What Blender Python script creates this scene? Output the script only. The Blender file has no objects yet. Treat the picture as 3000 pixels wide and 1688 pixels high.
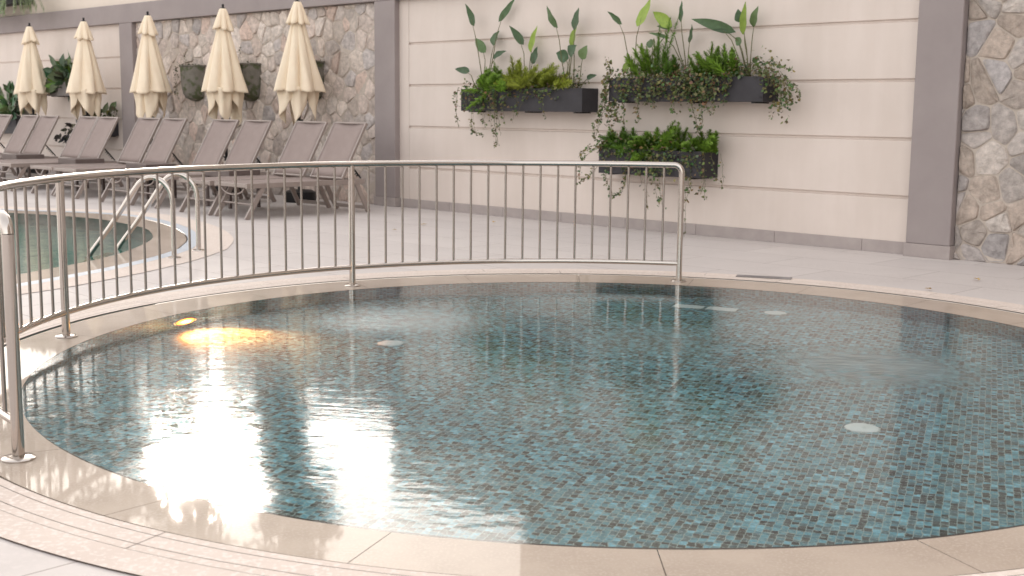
import bpy, math, random
from mathutils import Vector, Matrix
from mathutils.geometry import tessellate_polygon
sc = bpy.context.scene
COL = sc.collection
PI = math.pi
rnd = random.Random(7)
# ---------------------------------------------------------------- wall frame
ANG = 0.7759071892
D_WALL = 9.8667
TV = Vector((math.cos(ANG), -math.sin(ANG), 0))     # along the wall
NV = Vector((math.sin(ANG), math.cos(ANG), 0))      # into the wall
def Wp(u, v, z=0.0):
    return TV*u + NV*(D_WALL-v) + Vector((0, 0, z))

# ---------------------------------------------------------------- mesh builder
class MB:
    def __init__(s): s.v=[]; s.f=[]; s.col=[]
    def add(s, vs, fs, col=None):
        b=len(s.v); s.v += [tuple(p) for p in vs]
        for f in fs:
            s.f.append(tuple(i+b for i in f)); s.col.append(col)
        return s
    def box(s, x0,x1,y0,y1,z0,z1, bev=0.0):
        if bev<=0:
            vs=[(x,y,z) for z in (z0,z1) for y in (y0,y1) for x in (x0,x1)]
            return s.add(vs,[(0,2,3,1),(4,5,7,6),(0,1,5,4),(2,6,7,3),(0,4,6,2),(1,3,7,5)])
        vs=[]; ids={}
        lo=(x0,y0,z0); hi=(x1,y1,z1)
        for cx in (0,1):
            for cy in (0,1):
                for cz in (0,1):
                    c=(cx,cy,cz)
                    for ax in range(3):
                        p=[]
                        for k in range(3):
                            val = hi[k] if c[k] else lo[k]
                            if k!=ax: val += -bev if c[k] else bev
                            p.append(val)
                        ids[(c,ax)]=len(vs); vs.append(p)
        fs=[]
        import itertools
        for ax in range(3):
            o=[k for k in range(3) if k!=ax]
            for sd in (0,1):
                q=[]
                for a,b in ((0,0),(1,0),(1,1),(0,1)):
                    c=[0,0,0]; c[ax]=sd; c[o[0]]=a; c[o[1]]=b; q.append(ids[(tuple(c),ax)])
                fs.append(tuple(q))
        for ax in range(3):      # edges along ax
            o=[k for k in range(3) if k!=ax]
            for a in (0,1):
                for b in (0,1):
                    q=[]
                    for sd,pl in ((0,o[0]),(1,o[0]),(1,o[1]),(0,o[1])):
                        c=[0,0,0]; c[ax]=sd; c[o[0]]=a; c[o[1]]=b; q.append(ids[(tuple(c),pl)])
                    fs.append(tuple(q))
        for c in itertools.product((0,1),repeat=3):
            fs.append(tuple(ids[(c,ax)] for ax in range(3)))
        return s.add(vs,fs)
    def tube(s, pts, r, seg=12, caps=True, closed=False, flat=None):
        pts=[Vector(p) for p in pts]; n=len(pts)
        rs = r if isinstance(r,(list,tuple)) else [r]*n
        vs=[]; fs=[]; up=None
        for i,p in enumerate(pts):
            if closed: t=(pts[(i+1)%n]-pts[i-1]).normalized()
            elif i==0: t=(pts[1]-pts[0]).normalized()
            elif i==n-1: t=(pts[-1]-pts[-2]).normalized()
            else:
                t=((pts[i+1]-pts[i]).normalized()+(pts[i]-pts[i-1]).normalized()).normalized()
            if up is None:
                a=Vector((0,0,1)) if abs(t.z)<0.9 else Vector((1,0,0))
                up=(a-t*a.dot(t)).normalized()
            else:
                up=(up-t*up.dot(t)).normalized()
            sd=t.cross(up)
            sx,sy = (1,1) if flat is None else flat
            for k in range(seg):
                an=2*PI*(k+(0.5 if seg==4 else 0))/seg
                vs.append(p+up*(math.cos(an)*rs[i]*sx)+sd*(math.sin(an)*rs[i]*sy))
        m = n if closed else n-1
        for i in range(m):
            for k in range(seg):
                a=i*seg+k; b=i*seg+(k+1)%seg; j=((i+1)%n)*seg
                fs.append((a,b,j+(k+1)%seg,j+k))
        if caps and not closed:
            fs.append(tuple(reversed(range(seg)))); fs.append(tuple((n-1)*seg+k for k in range(seg)))
        return s.add(vs,fs)
    def lathe(s, prof, seg=32, cx=0, cy=0, a0=0, a1=2*PI, caps=False):
        full = abs(a1-a0-2*PI)<1e-6
        m = seg if full else seg+1
        vs=[]; fs=[]
        for (r,z) in prof:
            for k in range(m):
                an=a0+(a1-a0)*k/seg
                vs.append((cx+r*math.cos(an),cy+r*math.sin(an),z))
        for i in range(len(prof)-1):
            for k in range(seg):
                a=i*m+k; b=i*m+(k+1)%m
                fs.append((a,b,b+m,a+m))
        if caps:
            fs.append(tuple(range(m-1,-1,-1))); fs.append(tuple((len(prof)-1)*m+k for k in range(m)))
        return s.add(vs,fs)
    def obj(s, name, mat, parent=None, smooth=False, loc=None, rotz=None, angle=None):
        me=bpy.data.meshes.new(name); me.from_pydata(s.v,[],s.f); me.update()
        if any(c is not None for c in s.col):
            at=me.color_attributes.new('tint','FLOAT_COLOR','CORNER')
            buf=[]
            for p in me.polygons:
                c=s.col[p.index] or (.5,.5,.5)
                for _ in p.loop_indices: buf += [c[0],c[1],c[2],1.0]
            at.data.foreach_set('color',buf)
        if smooth:
            me.polygons.foreach_set('use_smooth',[True]*len(me.polygons))
            if angle is not None:
                me.set_sharp_from_angle(angle=math.radians(angle))
        if mat: me.materials.append(mat)
        o=bpy.data.objects.new(name,me); COL.objects.link(o)
        if parent is not None: o.parent=parent
        if loc is not None: o.location=loc
        if rotz is not None: o.rotation_euler=(0,0,rotz)
        return o
def tag(o,label,cat,group=None,kind=None):
    o['label']=label; o['category']=cat
    if group: o['group']=group
    if kind: o['kind']=kind
    return o
def thing(name,label,cat,loc=(0,0,0),rotz=0,group=None,kind=None):
    o=bpy.data.objects.new(name,None); COL.objects.link(o); o.empty_display_size=.1
    o.location=loc; o.rotation_euler=(0,0,rotz)
    return tag(o,label,cat,group,kind)
def struct(o,label,cat='setting'):
    o['label']=label; o['kind']='structure'; o['category']=cat; return o
def copy_tree(o, parent=None):
    c=o.copy(); COL.objects.link(c)
    if parent is not None: c.parent=parent
    for ch in [x for x in bpy.data.objects if x.parent is o]: copy_tree(ch,c)
    return c

# ---------------------------------------------------------------- materials
def new_mat(name):
    m=bpy.data.materials.new(name); m.use_nodes=True
    nt=m.node_tree
    return m, nt, nt.nodes['Principled BSDF'], nt.nodes['Material Output']
def N(nt,typ,**kw):
    n=nt.nodes.new(typ)
    for k,v in kw.items():
        if k.startswith('i_'):
            n.inputs[k[2:].replace('_',' ')].default_value=v
        else: setattr(n,k,v)
    return n
def ramp(nt,stops,interp='LINEAR'):
    r=nt.nodes.new('ShaderNodeValToRGB'); r.color_ramp.interpolation=interp
    e=r.color_ramp.elements
    while len(e)<len(stops): e.new(0.5)
    for el,(p,c) in zip(e,stops):
        el.position=p; el.color=(c[0],c[1],c[2],1) if len(c)==3 else c
    return r
def noisy(name, c0, c1, scale=4, rough=.6, bump=.0, bscale=60, detail=4, spec=.3, stretch=None, rough2=None, coat=0, c2=None, scale2=40):
    m,nt,bs,out=new_mat(name); L=nt.links
    tc=N(nt,'ShaderNodeTexCoord'); src=tc.outputs['Object']
    if stretch:
        mp=N(nt,'ShaderNodeMapping'); mp.inputs['Scale'].default_value=stretch
        L.new(src,mp.inputs['Vector']); src=mp.outputs['Vector']
    n1=N(nt,'ShaderNodeTexNoise',i_Scale=scale,i_Detail=detail,i_Roughness=.6); L.new(src,n1.inputs['Vector'])
    r=ramp(nt,[(.3,c0),(.7,c1)]); L.new(n1.outputs['Fac'],r.inputs['Fac']); colr=r.outputs['Color']
    if c2:
        n3=N(nt,'ShaderNodeTexNoise',i_Scale=scale2,i_Detail=3); L.new(src,n3.inputs['Vector'])
        r3=ramp(nt,[(.52,(0,0,0)),(.62,(1,1,1))]); L.new(n3.outputs['Fac'],r3.inputs['Fac'])
        mx=N(nt,'ShaderNodeMix',data_type='RGBA'); L.new(r3.outputs['Color'],mx.inputs[0]); L.new(colr,mx.inputs[6]); mx.inputs[7].default_value=(*c2,1); colr=mx.outputs[2]
    L.new(colr,bs.inputs['Base Color'])
    bs.inputs['Roughness'].default_value=rough; bs.inputs['Specular IOR Level'].default_value=spec
    if rough2 is not None:
        mr=N(nt,'ShaderNodeMapRange'); mr.inputs['To Min'].default_value=rough; mr.inputs['To Max'].default_value=rough2
        L.new(n1.outputs['Fac'],mr.inputs['Value']); L.new(mr.outputs['Result'],bs.inputs['Roughness'])
    if bump>0:
        n2=N(nt,'ShaderNodeTexNoise',i_Scale=bscale,i_Detail=4); L.new(src,n2.inputs['Vector'])
        b=N(nt,'ShaderNodeBump'); b.inputs['Strength'].default_value=bump; b.inputs['Distance'].default_value=.01
        L.new(n2.outputs['Fac'],b.inputs['Height']); L.new(b.outputs['Normal'],bs.inputs['Normal'])
    if coat: bs.inputs['Coat Weight'].default_value=coat
    return m
def metal(name,c,rough=.18):
    m,nt,bs,out=new_mat(name); L=nt.links
    bs.inputs['Metallic'].default_value=1; bs.inputs['Base Color'].default_value=(*c,1)
    tc=N(nt,'ShaderNodeTexCoord')
    n=N(nt,'ShaderNodeTexNoise',i_Scale=14,i_Detail=5); L.new(tc.outputs['Object'],n.inputs['Vector'])
    mr=N(nt,'ShaderNodeMapRange'); mr.inputs['To Min'].default_value=rough*.7; mr.inputs['To Max'].default_value=rough*1.4
    L.new(n.outputs['Fac'],mr.inputs['Value']); L.new(mr.outputs['Result'],bs.inputs['Roughness'])
    return m
def leafmat(name,rough=.45):
    m,nt,bs,out=new_mat(name); L=nt.links
    at=N(nt,'ShaderNodeAttribute',attribute_name='tint')
    tc=N(nt,'ShaderNodeTexCoord'); n=N(nt,'ShaderNodeTexNoise',i_Scale=25,i_Detail=3); L.new(tc.outputs['Object'],n.inputs['Vector'])
    mr=N(nt,'ShaderNodeMapRange'); mr.inputs['To Min'].default_value=.7; mr.inputs['To Max'].default_value=1.3; L.new(n.outputs['Fac'],mr.inputs['Value'])
    mx=N(nt,'ShaderNodeVectorMath',operation='SCALE'); L.new(at.outputs['Color'],mx.inputs[0]); L.new(mr.outputs['Result'],mx.inputs['Scale'])
    L.new(mx.outputs['Vector'],bs.inputs['Base Color']); bs.inputs['Roughness'].default_value=rough
    bs.inputs['Specular IOR Level'].default_value=.35
    tr=N(nt,'ShaderNodeBsdfTranslucent'); L.new(mx.outputs['Vector'],tr.inputs['Color'])
    ms=N(nt,'ShaderNodeMixShader'); ms.inputs[0].default_value=.25
    L.new(bs.outputs[0],ms.inputs[1]); L.new(tr.outputs[0],ms.inputs[2]); L.new(ms.outputs[0],out.inputs['Surface'])
    return m
def mosaic(name, tile, rot=0.0, cyl=None):
    """square glass mosaic: random tile colours, pale grout. cyl=(cx,cy,R) wraps it round a wall."""
    m,nt,bs,out=new_mat(name); L=nt.links
    geo=N(nt,'ShaderNodeNewGeometry')
    sep=N(nt,'ShaderNodeSeparateXYZ')
    if cyl is None:
        mp=N(nt,'ShaderNodeMapping'); mp.inputs['Rotation'].default_value=(0,0,rot); mp.inputs['Scale'].default_value=(1/tile,)*3
        L.new(geo.outputs['Position'],mp.inputs['Vector']); L.new(mp.outputs['Vector'],sep.inputs[0])
        X,Y=sep.outputs['X'],sep.outputs['Y']
    else:
        cx,cy,R=cyl
        L.new(geo.outputs['Position'],sep.inputs[0])
        ax=N(nt,'ShaderNodeMath',operation='SUBTRACT'); L.new(sep.outputs['X'],ax.inputs[0]); ax.inputs[1].default_value=cx
        ay=N(nt,'ShaderNodeMath',operation='SUBTRACT'); L.new(sep.outputs['Y'],ay.inputs[0]); ay.inputs[1].default_value=cy
        at=N(nt,'ShaderNodeMath',operation='ARCTAN2'); L.new(ay.outputs[0],at.inputs[0]); L.new(ax.outputs[0],at.inputs[1])
        mu=N(nt,'ShaderNodeMath',operation='MULTIPLY'); L.new(at.outputs[0],mu.inputs[0]); mu.inputs[1].default_value=R/tile
        mz=N(nt,'ShaderNodeMath',operation='MULTIPLY'); L.new(sep.outputs['Z'],mz.inputs[0]); mz.inputs[1].default_value=1/tile
        X,Y=mu.outputs[0],mz.outputs[0]
    def mth(op,a,b=None,c=None):
        n=N(nt,'ShaderNodeMath',operation=op)
        for k,val in enumerate((a,b,c)):
            if val is None: continue
            if isinstance(val,(int,float)): n.inputs[k].default_value=val
            else: L.new(val,n.inputs[k])
        return n.outputs[0]
    fx,fy=mth('FLOOR',X),mth('FLOOR',Y)
    cmb=N(nt,'ShaderNodeCombineXYZ'); L.new(fx,cmb.inputs[0]); L.new(fy,cmb.inputs[1])
    wn=N(nt,'ShaderNodeTexWhiteNoise',noise_dimensions='3D'); L.new(cmb.outputs[0],wn.inputs['Vector'])
    r=ramp(nt,[(0,(.085,.078,.072)),(.14,(.135,.135,.128)),(.31,(.15,.205,.22)),(.48,(.16,.30,.35)),(.66,(.20,.41,.49)),(.80,(.19,.335,.385)),(.92,(.29,.55,.65))],'CONSTANT')
    L.new(wn.outputs['Value'],r.inputs['Fac'])
    # streaks inside each tile
    sv=N(nt,'ShaderNodeCombineXYZ'); L.new(mth('MULTIPLY',X,1.2),sv.inputs[0]); L.new(mth('MULTIPLY',Y,5.0),sv.inputs[1])
    sn=N(nt,'ShaderNodeTexNoise',i_Scale=1.0,i_Detail=2); L.new(sv.outputs[0],sn.inputs['Vector'])
    mr=N(nt,'ShaderNodeMapRange'); mr.inputs['From Min'].default_value=.3; mr.inputs['From Max'].default_value=.7; mr.inputs['To Min'].default_value=.6; mr.inputs['To Max'].default_value=1.45; L.new(sn.outputs['Fac'],mr.inputs['Value'])
    sc_=N(nt,'ShaderNodeVectorMath',operation='SCALE'); L.new(r.outputs['Color'],sc_.inputs[0]); L.new(mr.outputs['Result'],sc_.inputs['Scale'])
    ex=mth('ABSOLUTE',mth('SUBTRACT',mth('FRACT',X),.5)); ey=mth('ABSOLUTE',mth('SUBTRACT',mth('FRACT',Y),.5))
    g=mth('GREATER_THAN',mth('MAXIMUM',ex,ey),.445)
    mx=N(nt,'ShaderNodeMix',data_type='RGBA'); L.new(g,mx.inputs[0]); L.new(sc_.outputs['Vector'],mx.inputs[6]); mx.inputs[7].default_value=(.42,.48,.46,1)
    L.new(mx.outputs[2],bs.inputs['Base Color']); bs.inputs['Roughness'].default_value=.35; bs.inputs['Specular IOR Level'].default_value=.2
    return m
def water_mat(name, jets=(), tint=(.90,.99,.99), r0=.012, rj=.22, bump=.0022, rg=.08):
    m,nt,bs,out=new_mat(name); L=nt.links
    nt.nodes.remove(bs)
    fr_=N(nt,'ShaderNodeFresnel'); fr_.inputs['IOR'].default_value=1.33
    rf=N(nt,'ShaderNodeBsdfRefraction'); rf.inputs['IOR'].default_value=1.33; rf.inputs['Color'].default_value=(*tint,1)
    gl=N(nt,'ShaderNodeBsdfGlossy'); gl.inputs['Color'].default_value=(1,1,1,1)
    ms=N(nt,'ShaderNodeMixShader'); L.new(fr_.outputs[0],ms.inputs[0]); L.new(rf.outputs[0],ms.inputs[1]); L.new(gl.outputs[0],ms.inputs[2]); L.new(ms.outputs[0],out.inputs['Surface'])
    geo=N(nt,'ShaderNodeNewGeometry')
    # long ripples: two noises, stretched across the view
    mp=N(nt,'ShaderNodeMapping'); mp.inputs['Scale'].default_value=(1.0,1.8,1); mp.inputs['Rotation'].default_value=(0,0,.25)
    L.new(geo.outputs['Position'],mp.inputs['Vector'])
    n1=N(nt,'ShaderNodeTexNoise',i_Scale=9.0,i_Detail=3,i_Roughness=.5); L.new(mp.outputs['Vector'],n1.inputs['Vector'])
    n2=N(nt,'ShaderNodeTexNoise',i_Scale=2.2,i_Detail=2); L.new(geo.outputs['Position'],n2.inputs['Vector'])
    ad=N(nt,'ShaderNodeMath',operation='MULTIPLY_ADD'); L.new(n2.outputs['Fac'],ad.inputs[0]); ad.inputs[1].default_value=2.5; L.new(n1.outputs['Fac'],ad.inputs[2])
    b=N(nt,'ShaderNodeBump'); b.inputs['Strength'].default_value=1.0; b.inputs['Distance'].default_value=bump
    L.new(ad.outputs[0],b.inputs['Height'])
    # ripple strength varies over the pool
    n3=N(nt,'ShaderNodeTexNoise',i_Scale=.8,i_Detail=1); L.new(geo.outputs['Position'],n3.inputs['Vector'])
    acc=None
    for (x,y,rad,k) in jets:
        d=N(nt,'ShaderNodeVectorMath',operation='DISTANCE'); L.new(geo.outputs['Position'],d.inputs[0]); d.inputs[1].default_value=(x,y,0)
        mr=N(nt,'ShaderNodeMapRange',interpolation_type='SMOOTHERSTEP'); mr.inputs['From Min'].default_value=0; mr.inputs['From Max'].default_value=rad; mr.inputs['To Min'].default_value=k; mr.inputs['To Max'].default_value=0
        L.new(d.outputs['Value'],mr.inputs['Value'])
        if acc is None: acc=mr.outputs['Result']
        else:
            a=N(nt,'ShaderNodeMath',operation='MAXIMUM'); L.new(acc,a.inputs[0]); L.new(mr.outputs['Result'],a.inputs[1]); acc=a.outputs[0]
    if acc is not None:
        mr=N(nt,'ShaderNodeMapRange'); mr.inputs['To Min'].default_value=r0; mr.inputs['To Max'].default_value=rj; L.new(acc,mr.inputs['Value']); L.new(mr.outputs['Result'],rf.inputs['Roughness'])
        m3=N(nt,'ShaderNodeMapRange'); m3.inputs['To Min'].default_value=rg; m3.inputs['To Max'].default_value=rj+.1; L.new(acc,m3.inputs['Value']); L.new(m3.outputs['Result'],gl.inputs['Roughness'])
        m2=N(nt,'ShaderNodeMapRange'); m2.inputs['To Min'].default_value=bump*.5; m2.inputs['To Max'].default_value=bump*2; L.new(acc,m2.inputs['Value']); L.new(m2.outputs['Result'],b.inputs['Distance'])
    else: rf.inputs['Roughness'].default_value=r0; gl.inputs['Roughness'].default_value=rg
    for q_ in (fr_,rf,gl): L.new(b.outputs['Normal'],q_.inputs['Normal'])
    return m

M={}
M['deck']=noisy('deck_tile',(.545,.50,.48),(.605,.56,.54),scale=2.2,rough=.6,spec=.2,bump=.04,bscale=120,c2=(.60,.55,.53),scale2=35)
M['ring']=noisy('ring_tile',(.62,.53,.475),(.68,.59,.53),scale=3,rough=.75,spec=.12,bump=.1,bscale=160,c2=(.72,.64,.59),scale2=60)
M['grout']=noisy('dark_joint',(.07,.05,.045),(.12,.09,.08),scale=20,rough=.9)
M['joint']=noisy('thin_joint',(.20,.155,.135),(.27,.215,.19),scale=20,rough=.9)
M['bluestrip']=noisy('pale_blue_tile',(.50,.54,.60),(.56,.60,.66),scale=6,rough=.4)
M['rim']=noisy('wet_rim_stone',(.37,.30,.245),(.46,.38,.315),scale=3.5,rough=.6,spec=.1,bump=.05,bscale=150,coat=.5,c2=(.45,.375,.315),scale2=110)
M['rim'].node_tree.nodes['Principled BSDF'].inputs['Coat Roughness'].default_value=.035
M['rim'].node_tree.nodes['Principled BSDF'].inputs['Coat IOR'].default_value=1.33
M['panel']=noisy('cream_panel',(.63,.55,.50),(.69,.605,.555),scale=1.3,rough=.55,bump=.03,bscale=90)
# faint rain streaks and patchiness on the panelling
_m=M['panel']; nt=_m.node_tree; L=nt.links; bs=nt.nodes['Principled BSDF']; tc=N(nt,'ShaderNodeTexCoord'); mp=N(nt,'ShaderNodeMapping'); mp.inputs['Scale'].default_value=(3,1,.4); L.new(tc.outputs['Object'],mp.inputs['Vector'])
n_=N(nt,'ShaderNodeTexNoise',i_Scale=1.6,i_Detail=5,i_Roughness=.6); L.new(mp.outputs['Vector'],n_.inputs['Vector'])
r_=ramp(nt,[(.42,(.90,.88,.86)),(.60,(1,1,1))]); L.new(n_.outputs['Fac'],r_.inputs['Fac']); old=bs.inputs['Base Color'].links[0].from_socket
mx=N(nt,'ShaderNodeMix',data_type='RGBA',blend_type='MULTIPLY'); mx.inputs[0].default_value=.28; L.new(old,mx.inputs[6]); L.new(r_.outputs['Color'],mx.inputs[7]); L.new(mx.outputs[2],bs.inputs['Base Color'])
M['upper']=noisy('cream_render',(.66,.58,.50),(.72,.63,.55),scale=1.5,rough=.8)
M['mauve']=noisy('mauve_render',(.285,.245,.242),(.32,.278,.272),scale=2.5,rough=.75,bump=.12,bscale=220)
M['skirt']=noisy('skirting_tile',(.33,.285,.275),(.40,.35,.335),scale=5,rough=.5)
M['mortar']=noisy('mortar',(.46,.40,.35),(.56,.49,.43),scale=12,rough=.95,bump=.6,bscale=60)
M['steel']=metal('stainless_steel',(.52,.475,.44),.13)
M['darksteel']=metal('baluster_steel',(.36,.325,.30),.2)
M['frame']=noisy('taupe_metal',(.26,.21,.19),(.31,.255,.23),scale=8,rough=.32,spec=.6)
M['sling']=noisy('taupe_mesh_fabric',(.27,.212,.196),(.295,.235,.217),scale=9,rough=.7,bump=.25,bscale=500)
M['tablemat']=noisy('brown_table_slab',(.12,.093,.088),(.15,.118,.11),scale=6,rough=.5)
M['black']=noisy('black_plastic',(.008,.008,.009),(.02,.02,.022),scale=10,rough=.4)
M['planter']=noisy('charcoal_planter',(.028,.026,.03),(.045,.042,.048),scale=6,rough=.6,bump=.15,bscale=90)
M['greyplanter']=noisy('grey_planter',(.16,.145,.14),(.22,.20,.19),scale=6,rough=.7)
M['soil']=noisy('soil',(.02,.014,.01),(.05,.035,.025),scale=30,rough=1,bump=1,bscale=60)
M['pot']=noisy('mossy_stone_pot',(.13,.12,.10),(.22,.20,.175),scale=7,rough=.9,bump=.5,bscale=45,c2=(.085,.095,.05),scale2=9)
M['leaf']=leafmat('plant_leaf'); M['stem']=noisy('plant_stem',(.09,.10,.04),(.14,.13,.06),scale=12,rough=.6)
M['white']=noisy('white_plastic',(.86,.87,.86),(.92,.93,.92),scale=5,rough=.4)
M['drain']=noisy('drain_grey',(.20,.18,.18),(.27,.25,.245),scale=9,rough=.6)
M['dryleaf']=noisy('dry_leaf',(.42,.27,.08),(.55,.38,.14),scale=30,rough=.7)
M['facade']=noisy('blocker_render',(.40,.33,.28),(.46,.39,.33),scale=1.2,rough=.8)  # facade of the added block that shuts off skylight at right
M['glass']=noisy('window_glass',(.02,.025,.03),(.03,.035,.04),scale=1,rough=.08,spec=.6)
M['bark']=noisy('bark',(.06,.045,.035),(.11,.085,.065),scale=8,rough=.9,bump=.6,bscale=25)
# umbrella cloth
m,nt,bs,out=new_mat('cream_canvas'); L=nt.links
tc=N(nt,'ShaderNodeTexCoord'); n=N(nt,'ShaderNodeTexNoise',i_Scale=6,i_Detail=4); L.new(tc.outputs['Object'],n.inputs['Vector'])
r=ramp(nt,[(.3,(.91,.77,.60)),(.7,(.94,.82,.65))]); L.new(n.outputs['Fac'],r.inputs['Fac']); L.new(r.outputs['Color'],bs.inputs['Base Color']); bs.inputs['Roughness'].default_value=.9; bs.inputs['Specular IOR Level'].default_value=.1
n2=N(nt,'ShaderNodeTexNoise',i_Scale=14,i_Detail=3); L.new(tc.outputs['Object'],n2.inputs['Vector']); b=N(nt,'ShaderNodeBump'); b.inputs['Strength'].default_value=.25; b.inputs['Distance'].default_value=.02; L.new(n2.outputs['Fac'],b.inputs['Height']); L.new(b.outputs['Normal'],bs.inputs['Normal'])
tr=N(nt,'ShaderNodeBsdfTranslucent'); tr.inputs['Color'].default_value=(.95,.82,.62,1)
ms=N(nt,'ShaderNodeMixShader'); ms.inputs[0].default_value=.12; L.new(bs.outputs[0],ms.inputs[1]); L.new(tr.outputs[0],ms.inputs[2]); L.new(ms.outputs[0],out.inputs['Surface'])
M['canvas']=m
# stones: each stone its own colour from the mesh attribute
m,nt,bs,out=new_mat('rubble_stone'); L=nt.links
at=N(nt,'ShaderNodeAttribute',attribute_name='tint'); tc=N(nt,'ShaderNodeTexCoord')
n=N(nt,'ShaderNodeTexNoise',i_Scale=16,i_Detail=6,i_Roughness=.65); L.new(tc.outputs['Object'],n.inputs['Vector'])
mr=N(nt,'ShaderNodeMapRange'); mr.inputs['From Min'].default_value=.3; mr.inputs['From Max'].default_value=.7; mr.inputs['To Min'].default_value=.72; mr.inputs['To Max'].default_value=1.30; L.new(n.outputs['Fac'],mr.inputs['Value'])
s_=N(nt,'ShaderNodeVectorMath',operation='SCALE'); L.new(at.outputs['Color'],s_.inputs[0]); L.new(mr.outputs['Result'],s_.inputs['Scale']); L.new(s_.outputs['Vector'],bs.inputs['Base Color'])
bs.inputs['Roughness'].default_value=.85; bs.inputs['Specular IOR Level'].default_value=.2
n2=N(nt,'ShaderNodeTexNoise',i_Scale=28,i_Detail=8,i_Roughness=.7); L.new(tc.outputs['Object'],n2.inputs['Vector']); b=N(nt,'ShaderNodeBump'); b.inputs['Strength'].default_value=1; b.inputs['Distance'].default_value=.022; L.new(n2.outputs['Fac'],b.inputs['Height']); L.new(b.outputs['Normal'],bs.inputs['Normal'])
M['stone']=m
# pool lamp glass
m,nt,bs,out=new_mat('lit_lamp_lens'); L=nt.links; em=N(nt,'ShaderNodeEmission'); tc=N(nt,'ShaderNodeTexCoord'); le=N(nt,'ShaderNodeVectorMath',operation='LENGTH'); L.new(tc.outputs['Object'],le.inputs[0])
mr=N(nt,'ShaderNodeMapRange'); mr.inputs['From Max'].default_value=.085; L.new(le.outputs['Value'],mr.inputs['Value'])
r=ramp(nt,[(0.2,(1,.40,.10)),(.6,(1,.20,.02)),(1,(.8,.11,.004))]); L.new(mr.outputs['Result'],r.inputs['Fac']); L.new(r.outputs['Color'],em.inputs['Color'])
m2=N(nt,'ShaderNodeMapRange'); m2.inputs['From Min'].default_value=.3; m2.inputs['To Min'].default_value=16; m2.inputs['To Max'].default_value=.5; L.new(mr.outputs['Result'],m2.inputs['Value']); L.new(m2.outputs['Result'],em.inputs['Strength'])
L.new(em.outputs[0],out.inputs['Surface']); M['lamp']=m

# ---------------------------------------------------------------- pool, deck
CI=(.444,5.899); RI=2.658
CO=(.450,5.976); RO=2.993
DEPTH=.45
def circ(c,r,n=160,z=0.0): return [Vector((c[0]+r*math.cos(2*PI*k/n),c[1]+r*math.sin(2*PI*k/n),z)) for k in range(n)]
def arc_strip(mb,c,r0,r1,a0,a1,z,thick=.0,n=None,c0=None):
    n=n or max(2,int(abs(a1-a0)/.03)); c0=c0 or c
    vs=[];fs=[]
    for k in range(n+1):
        a=a0+(a1-a0)*k/n
        vs.append((c0[0]+r0*math.cos(a),c0[1]+r0*math.sin(a),z)); vs.append((c[0]+r1*math.cos(a),c[1]+r1*math.sin(a),z))
    for k in range(n): fs.append((2*k,2*k+1,2*k+3,2*k+2))
    mb.add(vs,fs)
# the larger pool's outlines (closed): water edge and slot
W2=[(-5.67,13.75),(-5.29,13.61),(-4.84,13.35),(-4.38,13.02),(-3.84,12.38),(-3.62,12.04),(-3.41,11.51),(-3.30,11.1),(-3.245,10.57),(-3.24,10.03),(-3.29,9.58),(-3.37,9.25),(-3.48,8.9),(-3.56,8.65),(-3.9,7.95),(-4.5,7.3),(-5.6,6.8),(-7.2,6.7),(-9,7.4),(-10.4,9.0),(-10.8,11.0),(-10.2,13.0),(-8.8,14.1),(-7.2,14.2),(-6.3,14.0)]
S2=[(-5.93,14.10),(-5.06,13.88),(-4.61,13.70),(-4.08,13.28),(-3.43,12.27),(-3.02,11.25),(-2.88,10.5),(-2.87,10.23),(-2.92,9.7),(-3.06,9.07),(-3.17,8.72),(-3.29,8.4),(-3.42,8.1),(-3.75,7.6),(-4.4,6.95),(-5.6,6.42),(-7.3,6.3),(-9.2,7.05),(-10.75,8.85),(-11.2,11.0),(-10.6,13.3),(-9.0,14.5),(-7.2,14.6),(-6.5,14.35)]
def smooth_loop(pts,n=6):
    out=[];m=len(pts);P=[Vector((a,b,0)) for a,b in pts]
    for i in range(m):
        p0,p1,p2,p3=P[i-1],P[i],P[(i+1)%m],P[(i+2)%m]
        for k in range(n):
            t=k/n
            out.append(.5*((2*p1)+(p2-p0)*t+(2*p0-5*p1+4*p2-p3)*t*t+(3*p1-p0-3*p2+p3)*t**3))
    return out
W2=smooth_loop(W2); S2=smooth_loop(S2)
def offset_loop(P,d):
    out=[];m=len(P)
    for i in range(m):
        t=(P[(i+1)%m]-P[i-1]).normalized(); nrm=Vector((-t.y,t.x,0)); out.append(P[i]+nrm*d)
    return out
sgn = 1 if sum((S2[i-1].x*S2[i].y-S2[i].x*S2[i-1].y) for i in range(len(S2)))<0 else -1
def grow(P,d): return offset_loop(P,d*sgn)
def poly_holes(loops,z):
    flat=[p for l in loops for p in l]; tri=tessellate_polygon([[Vector((p.x,p.y,0)) for p in l] for l in loops])
    vs=[(p.x,p.y,z) for p in flat]; fs=[]
    for a,b,c in tri:
        A,B,Cc=flat[a],flat[b],flat[c]
        fs.append((a,b,c) if (B-A).cross(Cc-A).z>0 else (a,c,b))
    return vs,fs
ring_hole=circ(CO,3.008); S2g=grow(S2,.012)
mb=MB(); mb.add(*poly_holes([[Vector((x,y,0)) for x,y in ((-150,-150),(150,-150),(150,150),(-150,150))],ring_hole,S2g],0.0))
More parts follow.
